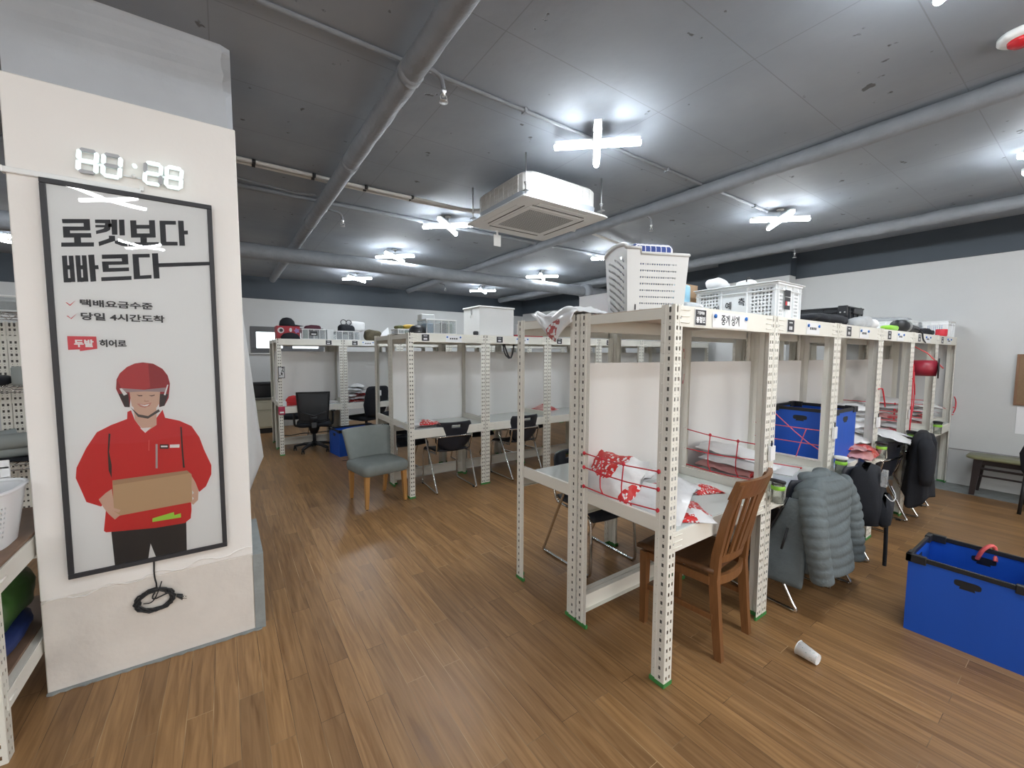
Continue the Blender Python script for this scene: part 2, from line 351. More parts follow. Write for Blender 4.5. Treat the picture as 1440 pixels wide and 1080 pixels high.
# pilaster on the right wall
b = MB().box((7.2, 2.93, -0.1), (X1, 4.05, 2.805), WALL); struct(b.build('wall_pilaster'))
b = MB().box((7.19, 2.92, 2.805), (X1, 4.06, ZC), DARKUP); struct(b.build('wall_pilaster_upper'))
# the big pillar with the poster
PX0, PX1, PY = -0.728, 0.0936, 2.71
def pillar_ring(z, j): 
    return [V((PX0 - j, PY, z)), V((PX1, PY, z)), V((PX1, PY + 0.62, z)), V((PX0 - j, PY + 0.62, z))]
b = MB().box((PX0, PY, 0.445), (PX1, PY + 0.62, 2.75), PILLARW, 0.004); struct(b.build('wall_pillar'))
b = MB().box((PX0, PY + .001, 0), (PX1, PY + 0.619, 0.445), PILLARL, 0.004); struct(b.build('wall_pillar_foot'))
b = MB()
rings = []
rnd = random.Random(3)
for k in range(12):
    z = 2.751 + (ZC - 2.751) * k / 11
    j = 0.012 * (rnd.random() - 0.5)
    rings.append([V((PX0 + 0.01, PY + 0.006 + j * .3, z)), V((PX1 - 0.03 - 0.02 * (k / 11) + j, PY + 0.006 - j * .3, z)), V((PX1 - 0.008, PY + 0.03, z)), V((PX1 - 0.008, PY + 0.6, z)), V((PX0 + 0.01, PY + 0.6, z))])
b.loft(rings, COLGREY, smooth=False); struct(b.build('wall_pillar_upper'))
slab('baseboard_pillar', (PX1, PY - 0.004, 0), (PX1 + 0.05, PY + 0.6, 0.44), CONC)
b = MB(); rnd = random.Random(8); n = 40; top = [(PX0 + (PX1 + .03 - PX0) * k / n, PY - 0.012 - 0.012 * rnd.random()) for k in range(n + 1)]
b.prism([(PX0, PY)] + top + [(PX1 + .03, PY)], lambda u, v, w_: V((u, v, 0.0005 + w_)), 0.008, CONC); struct(b.build('trim_3'))
# the wall's plaster band low on the pillar: a scuffed ridge
b = MB(); n = 40; pl = []
for k in range(n + 1): pl.append(V((PX0 + 0.004 + (PX1 - PX0 - 0.008) * k / n, PY - 0.001, 0.43 + 0.012 * math.sin(k * .7) + 0.006 * rnd.random() + 0.05 * k / n)))
b.tube(pl, 0.0035, PILLARW, 6); struct(b.build('trim_4'))

# ---------------------------------------------------------------- rack desks
UW, UD, UH = 0.9564, 0.5989, 1.8
GAP = 0.006
PITCH_H = 0.046
def holed(fn, us, slots, dots, m, mb):
    """a sheet of width us with slot columns (centres in slots) and pin columns (centres in dots) punched through"""
    ue = {0.0, us}
    for c in slots: ue |= {c - 0.006, c - 0.002, c + 0.002, c + 0.006}
    for c in dots: ue |= {c - 0.0022, c + 0.0022}
    ue = sorted(ue); ve = [0.0]; n = int((UH - 0.012) / PITCH_H)
    for k in range(n):
        z = 0.03 + k * PITCH_H
        ve += [z, z + 0.018, z + 0.030, z + 0.034]
    ve = sorted(x for x in ve if x < UH - 0.002) + [UH]
    nu = len(ue); vs_ = [fn(u, z) for z in ve for u in ue]; fs = []
    for j in range(len(ve) - 1):
        zc = (ve[j] + ve[j + 1]) / 2; ph = (zc - 0.03) % PITCH_H
        slot = zc > 0.03 and ph < 0.018; dot = zc > 0.03 and 0.030 < ph < 0.034
        for i in range(nu - 1):
            uc = (ue[i] + ue[i + 1]) / 2
            if slot and any(abs(uc - c) < 0.006 for c in slots): continue
            if dot and (any(abs(uc - c) < 0.002 for c in slots) or any(abs(uc - c) < 0.0022 for c in dots)): continue
            fs.append([j * nu + i, j * nu + i + 1, (j + 1) * nu + i + 1, (j + 1) * nu + i])
    mb.add(vs_, fs, m)
POSTM, FOOTM = {}, {}
for key, sx, sy in (('a', 1, 1), ('b', -1, 1), ('c', 1, -1), ('d', -1, -1)):
    mb = MB()
    holed(lambda u, z: V((sx * u, 0, z)), 0.058, (0.018, 0.042), (), RACK, mb)                 # wide face
    holed(lambda u, z: V((0, sy * u, z)), 0.046, (0.024,), (), RACK, mb)                       # side face
    mb.sheet(lambda u, v: V((sx * 0.005 * u, sy * (0.046 + 0.001 * u), v * UH)), 1, 1, RACK, False)
    holed(lambda u, z: V((sx * 0.005, sy * (0.047 + u), z)), 0.026, (), (0.013,), RACK, mb)    # stepped flange
    me_ = solidify(mb.mesh('post'), -0.0018 if sx * sy > 0 else 0.0018)
    bmx = bmesh.new(); bmx.from_mesh(me_); me_.materials.append(HOLED)          # added strips behind the slots, dark-faced to paint the shade inside
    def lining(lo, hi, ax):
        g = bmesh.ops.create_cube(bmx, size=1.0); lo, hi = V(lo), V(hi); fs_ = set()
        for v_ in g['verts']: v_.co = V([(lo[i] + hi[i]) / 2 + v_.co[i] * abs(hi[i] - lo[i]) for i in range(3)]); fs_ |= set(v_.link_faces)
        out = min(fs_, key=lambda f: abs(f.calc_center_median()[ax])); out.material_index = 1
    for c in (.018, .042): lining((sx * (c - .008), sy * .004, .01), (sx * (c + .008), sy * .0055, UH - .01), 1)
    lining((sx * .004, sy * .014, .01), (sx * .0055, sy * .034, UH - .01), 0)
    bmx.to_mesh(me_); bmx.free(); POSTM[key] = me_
    mb = MB()
    L_ = [(-0.0025, -0.0035), (0.062, -0.0035), (0.062, 0.008), (0.014, 0.008), (0.014, 0.079), (-0.0025, 0.079)]
    mb.prism([(sx * a, sy * c) for a, c in L_], lambda u, v, w_: V((u, v, w_)), 0.020, FOOTG); FOOTM[key] = mb.mesh('foot')
def beam_mesh(z0, z1):
    mb = MB(); xa, xb = 0.032, UW - GAP - 0.032
    prof = [(-0.003, z0), (-0.003, z1), (0.028, z1), (0.028, z1 - 0.014), (0.024, z1 - 0.014), (0.024, z1 - 0.003), (0.0, z1 - 0.003), (0.0, z0 + 0.003), (0.024, z0 + 0.003), (0.024, z0)]
    mb.prism(prof, lambda u, v, w_: V((xa + w_, u, v)), xb - xa, RACK)
    for xs, d in ((xa + 0.008, 1), (xb - 0.008, -1)):
        for f in (0.2, 0.5, 0.8):
            z = z0 + (z1 - z0) * f
            mb.tube([V((xs, -0.0028, z)), V((xs + d * 0.012, -0.0042, z)), V((xs + d * 0.055, -0.0042, z)), V((xs + d * 0.068, -0.0028, z))], 0.0028, RACK, 6)
        mb.lathe([(0.0045, -0.0045), (0.0045, -0.003)], (xs + d * 0.001, 0, (z0 + z1) / 2 - 0.008), STEEL, 8, 'y')
    return mb.mesh('beam')
def rail_mesh(z0, z1):
    mb = MB(); ya, yb = 0.05, UD - GAP - 0.05
    mb.box((0.007, ya, z0), (0.0095, yb, z1), RACK); mb.box((0.0095, ya, z1 - .0025), (0.026, yb, z1), RACK); mb.box((0.0095, ya, z0), (0.022, yb, z0 + .0025), RACK)
    return mb.mesh('side_rail')
B_TOP, B_DESK, B_LOW = beam_mesh(1.706, 1.8), beam_mesh(0.655, 0.75), beam_mesh(0.055, 0.165)
R_TOP, R_DESK = rail_mesh(1.742, 1.79), rail_mesh(0.742, 0.81)
D_TOP = MB().box((0.03, 0.004, 1.779), (UW - GAP - 0.03, UD - GAP - 0.004, 1.797), BOARD).mesh('top_board')
D_DESK = MB().box((0.011, 0.003, 0.7365), (UW - GAP - 0.011, UD - GAP - 0.024, 0.7535), LAM, 0.0015).mesh('desk_top')
def panel_mesh(zt): return MB().box((0.012, UD - GAP - 0.022, 0.754), (UW - GAP - 0.012, UD - GAP - 0.016, zt), PANEL).mesh('back_panel')
PAN_R, PAN_M = panel_mesh(1.53), panel_mesh(1.61)
def rack_unit(loc, label, group, flip=False, panel=None, low=True, rz=0.0):
    t = thing('rack_desk', label, 'desk', loc, PI if flip else rz, group)
    w_, d_ = UW - GAP, UD - GAP
    for key, x, y in (('a', 0, 0), ('b', w_, 0), ('c', 0, d_), ('d', w_, d_)):
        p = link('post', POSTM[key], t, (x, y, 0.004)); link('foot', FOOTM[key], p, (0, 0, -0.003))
    link('front_beam', B_TOP, t); link('front_beam', B_DESK, t)
    o = link('back_beam', B_TOP, t, (w_, d_, 0), PI); o = link('back_beam', B_DESK, t, (w_, d_, 0), PI)
    if low: link('low_beam', B_LOW, t, (w_, d_, 0), PI)
    for me in (R_TOP, R_DESK):
        link('side_rail', me, t); link('side_rail', me, t, (w_, d_, 0), PI)
    link('top_board', D_TOP, t); link('desk_top', D_DESK, t)
    if panel: link('back_panel', panel, t)
    return t
RX, RY = 1.6536, 1.1249
MX, MY = 1.6129, 4.2722
FX, FY = 0.6639, 7.2217
ROW_R, ROW_M, ROW_F = [], [], []
for k in range(6):
    ROW_R.append(rack_unit((RX + k * UW, RY, 0), 'cream rack desk, %s from the loose end of the row facing the blue floor bin' % ORD[k], 'rack desks of the near row', panel=PAN_R))
for k in range(6):
    rack_unit((RX + (k + 1) * UW - GAP, RY + 2 * UD + .004, 0), 'cream rack desk, %s from the aisle, backing onto the near row' % ORD[k], 'rack desks behind the near row', flip=True)
for k in range(6):
    ROW_M.append(rack_unit((MX + k * UW, MY, 0), 'cream rack desk, %s from the grey chair in the middle row facing the camera' % ORD[k], 'rack desks of the middle row', panel=PAN_M))
for k in range(6):
    rack_unit((MX + (k + 1) * UW - GAP, MY + 2 * UD + .004, 0), 'cream rack desk, %s from the grey chair, on the far side of the middle row' % ORD[k], 'rack desks behind the middle row', flip=True)
for k in range(7):
    ROW_F.append(rack_unit((FX + k * UW, FY, 0), 'cream rack desk, %s from the small window in the farthest row' % ORD[k], 'rack desks of the far row', panel=PAN_M))
for k in range(3):
    rack_unit((FX + (k + 1) * UW - GAP, FY + 2 * UD + .004, 0), 'cream rack desk, %s from the small window, facing the end wall' % ORD[k], 'rack desks behind the far row', flip=True)

# ---------------------------------------------------------------- ceiling: lights, cassette, pipes
def cross_light(x, y, label, pivot=0.0):
    t = thing('cross_ceiling_light', label, 'ceiling light', (x, y, 3.05), 0, 'cross shaped LED ceiling lights')
    for nm, a in (('light_tube', R(-42)), ('light_tube', R(45))):
        dx, dy = math.cos(a), math.sin(a); dz = 0.0 if a < 0 else -0.012
        prof = [(0.001, -0.30), (0.016, -0.299), (0.0195, -0.29), (0.0195, 0.29), (0.016, 0.299), (0.001, 0.30)]
        M = Matrix(((dx, -dy, 0), (dy, dx, 0), (0, 0, 1)))
        MB().lathe(prof, (0, 0, dz), TUBE, 12, 'x', rot=M).build(nm, t)
        b = MB(); b.box((-0.295, -0.026, 0.006), (0.295, 0.026, 0.034), WHITEM, 0.003)
        o = b.build('light_rail', t); o.rotation_euler = (0, 0, a); o.location = (0, 0, dz)
    MB().lathe([(0.004, 0.03), (0.004, 0.108)], (0, 0, 0), STEEL, 8).lathe([(0.035, 0.100), (0.035, 0.1095)], (0, 0, 0), WHITEM, 16).build('mount', t)
    return t
LIGHTS = [(2.22, 2.17, 'cross ceiling light above the near cassette unit, nearest and largest of all'),
          (5.05, 2.18, 'cross ceiling light over the far end of the near desk row, beside the wrapped pipe'),
          (2.19, 4.48, 'cross ceiling light half hidden behind the air conditioner panel'),
          (2.2, 6.33, 'cross ceiling light hung on a thin rod in front of the fat duct'),
          (2.22, 8.6, 'cross ceiling light beyond the fat duct, nearest the small window'),
          (5.03, 8.5, 'cross ceiling light beyond the fat duct, above the tall white box'),
          (5.04, 6.3, 'cross ceiling light in front of the fat duct above the hanging plastic bag'),
          (4.95, 4.5, 'cross ceiling light partly hidden by the white laundry basket'),
          (5.12, 0.30, 'cross ceiling light cut by the frame edge above the bare right wall'),
          (2.27, 0.30, 'cross ceiling light only just showing at the top edge of the picture'),
          (-0.85, -0.2, 'cross ceiling light behind the camera, nearest the pillar'),
          (-0.85, -2.3, 'cross ceiling light behind the camera, next to the front wall'),
          (2.3, -1.7, 'cross ceiling light behind the camera, in the middle of the room'),
          (5.1, -1.7, 'cross ceiling light behind the camera, toward the right wall'),
          (-3.4, 0.4, 'cross ceiling light beside the left wall'),
          (-2.4, 5.4, 'cross ceiling light beyond the wire shelf'), (-2.4, 8.3, 'cross ceiling light in the far corner beyond the wire shelf')]
for x, y, lb in LIGHTS: cross_light(x, y, lb)

# air conditioning cassette
GRL = mat('grille_grey', (0.36, 0.37, 0.38), 0.5)
ACB = mat('cassette_foam_white', (0.64, 0.645, 0.63), 0.6, var=0.03, vscale=20)
ACX, ACY = 2.44, 3.16
t = thing('air_conditioner', 'white ceiling cassette air conditioner hanging on four threaded rods', 'air conditioner', (ACX, ACY, 2.81))
def rr(hx, hy, r_, z, n=4):
    P = []
    for cx, cy, a0 in ((hx - r_, hy - r_, 0), (-hx + r_, hy - r_, PI / 2), (-hx + r_, -hy + r_, PI), (hx - r_, -hy + r_, 1.5 * PI)):
        P += [V((cx + r_ * math.cos(a0 + k * PI / 2 / n), cy + r_ * math.sin(a0 + k * PI / 2 / n), z)) for k in range(n + 1)]
    return P
b = MB(); b.loft([rr(.475, .475, .03, 0.0), rr(.475, .475, .03, 0.006), rr(.46, .46, .03, 0.022), rr(.40, .40, .03, 0.028)], WHITEP, smooth=False)
b.build('panel', t)
b = MB(); b.loft([rr(.30, .30, .02, -0.004), rr(.30, .30, .02, 0.001)], WHITEP, smooth=False)
for k in range(22):
    x = -0.245 + k * 0.0233
    b.box((x - .004, -.25, -0.007), (x + .004, .25, -0.003), GRL); b.box((-.25, x - .003, -0.0065), (.25, x + .003, -0.003), GRL)
b.build('intake_grille', t)
for k, (sx, sy) in enumerate(((0, -1), (0, 1), (-1, 0), (1, 0))):
    b = MB()
    if sx == 0: b.box((-.27, sy * .375 - .028, -0.003), (.27, sy * .375 + .028, 0.002), WHITEP, .002).box((-.29, sy * .338 - .004, -0.0035), (.29, sy * .338 + .004, 0.001), BLACK)
    else: b.box((sx * .375 - .028, -.27, -0.003), (sx * .375 + .028, .27, 0.002), WHITEP, .002).box((sx * .338 - .004, -.29, -0.0035), (sx * .338 + .004, .29, 0.001), BLACK)
    b.build('vane', t)
ACG = mat('cassette_band_grey', (0.42, 0.46, 0.52), 0.45)
b = MB(); b.loft([rr(.40, .40, .09, 0.027), rr(.41, .41, .09, 0.09)], ACG, smooth=False); b.build('lower_band', t)
b = MB(); b.loft([rr(.405, .405, .10, 0.09), rr(.405, .405, .10, 0.225), rr(.385, .385, .10, 0.25)], ACB, smooth=False)
for k in range(9):
    x = -.29 + k * .0725
    for sy in (-1, 1):
        b.box((x - .006, sy * .405 - .007, .095), (x + .006, sy * .405 + .007, .228), ACB); b.box((sy * .405 - .007, x - .006, .095), (sy * .405 + .007, x + .006, .228), ACB)
for z in (.13, .17, .205):
    for sy in (-1, 1): b.box((-.30, sy * .405 - .004, z - .004), (.30, sy * .405 + .004, z + .004), ACB); b.box((sy * .405 - .004, -.30, z - .004), (sy * .405 + .004, .30, z + .004), ACB)
b.build('body', t)
for sx in (-1, 1):
    for sy in (-1, 1):
        b = MB().tube([V((sx * .425, sy * .425, 0.03)), V((sx * .425, sy * .425, 0.349))], 0.0055, STEEL, 8)
        b.lathe([(.016, .12), (.016, .128)], (sx * .425, sy * .425, 0), STEEL, 10).lathe([(.010, .105), (.010, .119)], (sx * .425, sy * .425, 0), STEEL, 6)
        b.box((sx * .425 - .02 if sx > 0 else sx * .425 - .015, sy * .425 - .03, .06), (sx * .425 + .015 if sx > 0 else sx * .425 + .02, sy * .425 + .03, .068), STEEL); b.build('hanger_rod', t)
o = MB().box((2.255, 3.585, 2.655), (2.335, 3.595, 2.765), WHITEP, 0.002).box((2.285, 3.588, 2.765), (2.305, 3.592, 2.84), WHITEP).build('hanging_tag'); tag(o, 'small white plastic tag hanging below the air conditioner', 'tag')

# pipes and conduits
def rough_pipe(x0, y0, x1, y1, z, r_, m, seg, seed, wob=0.04, n=14):
    rnd = random.Random(seed); N = int(math.hypot(x1 - x0, y1 - y0) / seg); P = []; rad = []
    for k in range(N + 1):
        f = k / N; P.append(V((x0 + (x1 - x0) * f, y0 + (y1 - y0) * f, z + (rnd.random() - .5) * r_ * wob * 2))); rad.append(r_ * (1 + (rnd.random() - .5) * wob * 2))
    return MB().tube(P, rad, m, n)
b = rough_pipe(0.855, -2.0, 0.855, 9.6, 3.035, 0.061, PIPEG, 0.11, 1)
for y in (.9, 2.15, 3.4, 5.2): b.tube([V((.855, y, 3.035)), V((.855, y + .05, 3.035))], .066, PIPEG, 16)
tag(b.build('wrapped_pipe'), 'grey wrapped pipe running away under the ceiling beside the pillar', 'pipe')
b = rough_pipe(3.72, -2.5, 3.72, 9.8, 3.09, 0.06, PIPEG, 0.1, 2)
tag(b.build('wrapped_pipe'), 'grey wrapped pipe crossing the ceiling behind the nearest cross light', 'pipe')
b = rough_pipe(6.35, -2.5, 6.35, 9.8, 3.06, 0.068, PIPEG, 0.09, 3, 0.06)
tag(b.build('wrapped_pipe'), 'wrinkled grey pipe running along the ceiling nearest the right wall', 'pipe')
b = rough_pipe(-3.0, 6.25, 6.9, 6.25, 2.86, 0.098, PIPEG, 0.25, 4, 0.015, 18); b.lathe([(.10, 6.05), (.15, 6.06), (.15, 6.2), (.10, 6.23)], (0, 6.25, 2.86), PIPEG, 18, 'x')
tag(b.build('ventilation_duct'), 'fat grey ventilation duct crossing the far part of the ceiling', 'duct')
b = rough_pipe(-2.5, 4.72, 6.9, 4.72, 3.13, 0.024, PIPEG, 0.3, 5, 0.02)
tag(b.build('sprinkler_pipe'), 'slim grey pipe crossing behind the air conditioner', 'pipe')
b = MB().tube([V((x, 2.27, 3.146)) for x in (-1.0, 2.0, 4.95)], 0.013, PIPEG, 8)
for k in range(8): b.box((-.6 + k * .75, 2.25, 3.13), (-.58 + k * .75, 2.29, 3.16), PIPEG)
tag(b.build('conduit'), 'thin grey conduit on the ceiling feeding the near cross lights', 'conduit')
COND = mat('conduit_pale', (0.55, 0.54, 0.52), 0.5)
for k, (dy, lb) in enumerate(((4.10, 'pale refrigerant line nearer the camera running to the air conditioner'), (4.165, 'pale refrigerant line farther of the two running to the air conditioner'))):
    b = MB().tube(smooth_path([V((-2.5, dy - .02, 3.139)), V((0.3, dy, 3.139)), V((1.2, dy + .03, 3.139)), V((1.75, dy, 3.135)), V((2.1 + .08 * k, 3.9, 3.05)), V((2.15 + .08 * k, 3.57, 2.97))]), 0.017, COND, 8)
    for q in range(5): b.tube([V((-.2 + q * .45, dy - .0, 3.137)), V((-.175 + q * .45, dy, 3.137))], .0205, BLACK, 8)
    tag(b.build('refrigerant_line'), lb, 'pipe', 'pale refrigerant lines')
b = MB().tube([V((3.3, 4.0, 3.12)), V((3.9, 3.9, 3.12)), V((5.2, 4.15, 3.12)), V((6.8, 4.3, 3.12))], 0.016, COND, 8)
tag(b.build('conduit'), 'pale conduit running from the air conditioner to the right wall', 'conduit')
b = MB().tube(smooth_path([V((-2.0, 4.35, 3.145)), V((0.1, 4.42, 3.10)), V((.6, 4.40, 3.05)), V((.77, 4.36, 3.06))]), 0.010, PIPEG, 8)
tag(b.build('cable'), 'dark grey cable sagging between the ceiling pipes', 'cable')
SPK = [(0.86 + .07, 2.12, 'sprinkler head on a short elbow off the wrapped pipe beside the pillar'), (1.0, 4.72, 'sprinkler head under the slim pipe near the refrigerant lines'), (0.95, 7.0, 'sprinkler head in front of the fat duct at the far aisle'), (3.78, 2.95, 'sprinkler head hanging beside the second wrapped pipe'), (3.85, 8.2, 'tiny sprinkler head beyond the fat duct over the far row'), (6.42, 2.6, 'sprinkler head under the wrinkled pipe near the right wall')]
for x, y, lb in SPK:
    t = thing('sprinkler', lb, 'sprinkler', (x, y, 3.0), 0, 'ceiling sprinkler heads')
    MB().tube(smooth_path([V((-.05, 0, .06)), V((.07, 0, .05)), V((.085, 0, -.02))], 2), .012, PIPEG, 8).build('elbow', t)
    b = MB().lathe([(.014, -.02), (.016, -.03), (.008, -.04), (.008, -.055)], (.085, 0, 0), STEEL, 10)
    b.tube(arc((.085, 0, -.062), .02, R(90), R(450), 12), .003, STEEL, 6).lathe([(.024, -.085), (.024, -.082)], (.085, 0, 0), STEEL, 14); b.build('head', t)
t = thing('smoke_detector', 'round white smoke detector with a red dome on the ceiling', 'detector', (3.29, 0.36, ZC))
MB().lathe([(.085, 0), (.085, -.018), (.07, -.03), (.02, -.031)], (0, 0, 0), WHITEP, 24).build('base', t)
MB().lathe([(.05, -.030), (.047, -.045), (.03, -.058), (.004, -.062)], (0, 0, 0), mat('red_dome', (.55, .02, .03), .25), 20).build('dome', t)

# ---------------------------------------------------------------- pillar: framed poster, clock, cable cover, cord
# outlines of the printed artwork, metres on the poster sheet (u right, v up, origin at its middle)
HEAD = [[(-0.241,0.733),(-0.152,0.749),(-0.152,0.699),(-0.218,0.687),(-0.218,0.676),(-0.151,0.687),(-0.15,0.667),(-0.24,0.653),(-0.24,0.701),(-0.173,0.712),(-0.173,0.727),(-0.24,0.715)],[(-0.207,0.658),(-0.185,0.662),(-0.185,0.64),(-0.207,0.636)],[(-0.248,0.63),(-0.143,0.647),(-0.144,0.628),(-0.249,0.612)],[(-0.135,0.75),(-0.083,0.759),(-0.082,0.735),(-0.086,0.712),(-0.1,0.7),(-0.134,0.685),(-0.134,0.7),(-0.109,0.713),(-0.105,0.72),(-0.135,0.715),(-0.135,0.726),(-0.103,0.731),(-0.102,0.739),(-0.135,0.734)],[(-0.091,0.738),(-0.079,0.741),(-0.08,0.726),(-0.092,0.723)],[(-0.081,0.76),(-0.06,0.763),(-0.062,0.694),(-0.081,0.691)],[(-0.054,0.764),(-0.035,0.768),(-0.036,0.695),(-0.055,0.692)],[(-0.092,0.685),(-0.071,0.688),(-0.071,0.665),(-0.102,0.647),(-0.127,0.632),(-0.128,0.651),(-0.101,0.667),(-0.092,0.673)],[(-0.073,0.665),(-0.054,0.67),(-0.032,0.663),(-0.029,0.646),(-0.05,0.645),(-0.073,0.653)],[(-0.015,0.768),(0.007,0.772),(0.007,0.692),(-0.015,0.688)],[(0.053,0.781),(0.075,0.785),(0.075,0.703),(0.053,0.699)],[(0.006,0.751),(0.054,0.759),(0.053,0.741),(0.006,0.733)],[(0.006,0.711),(0.054,0.719),(0.053,0.699),(0.006,0.692)],[(0.018,0.694),(0.042,0.697),(0.041,0.674),(0.018,0.67)],[(-0.025,0.664),(0.085,0.683),(0.085,0.665),(-0.025,0.646)],[(0.092,0.786),(0.155,0.796),(0.155,0.778),(0.114,0.771),(0.114,0.689),(0.157,0.695),(0.157,0.677),(0.092,0.667)],[(0.163,0.799),(0.185,0.802),(0.186,0.68),(0.164,0.677)],[(0.185,0.754),(0.2,0.757),(0.2,0.738),(0.185,0.735)],[(-0.249,0.573),(-0.233,0.576),(-0.234,0.458),(-0.249,0.456)],[(-0.228,0.576),(-0.213,0.578),(-0.212,0.462),(-0.227,0.46)],[(-0.234,0.533),(-0.226,0.534),(-0.226,0.516),(-0.234,0.515)],[(-0.235,0.477),(-0.226,0.478),(-0.226,0.459),(-0.235,0.458)],[(-0.207,0.58),(-0.191,0.582),(-0.192,0.464),(-0.206,0.462)],[(-0.186,0.583),(-0.171,0.585),(-0.17,0.468),(-0.186,0.466)],[(-0.193,0.538),(-0.185,0.539),(-0.185,0.521),(-0.193,0.52)],[(-0.193,0.484),(-0.184,0.485),(-0.184,0.466),(-0.193,0.463)],[(-0.165,0.588),(-0.145,0.592),(-0.144,0.472),(-0.163,0.468)],[(-0.145,0.544),(-0.134,0.546),(-0.133,0.528),(-0.145,0.526)],[(-0.12,0.595),(-0.03,0.61),(-0.03,0.562),(-0.099,0.551),(-0.099,0.537),(-0.029,0.548),(-0.029,0.531),(-0.12,0.516),(-0.121,0.564),(-0.052,0.574),(-0.053,0.587),(-0.12,0.576)],[(-0.127,0.492),(-0.022,0.509),(-0.022,0.491),(-0.127,0.474)],[(-0.014,0.612),(0.049,0.622),(0.049,0.605),(0.008,0.599),(0.009,0.514),(0.051,0.522),(0.051,0.505),(-0.014,0.494)],[(0.057,0.625),(0.08,0.629),(0.081,0.508),(0.059,0.505)],[(0.08,0.581),(0.283,0.614),(0.282,0.596),(0.08,0.562)]]
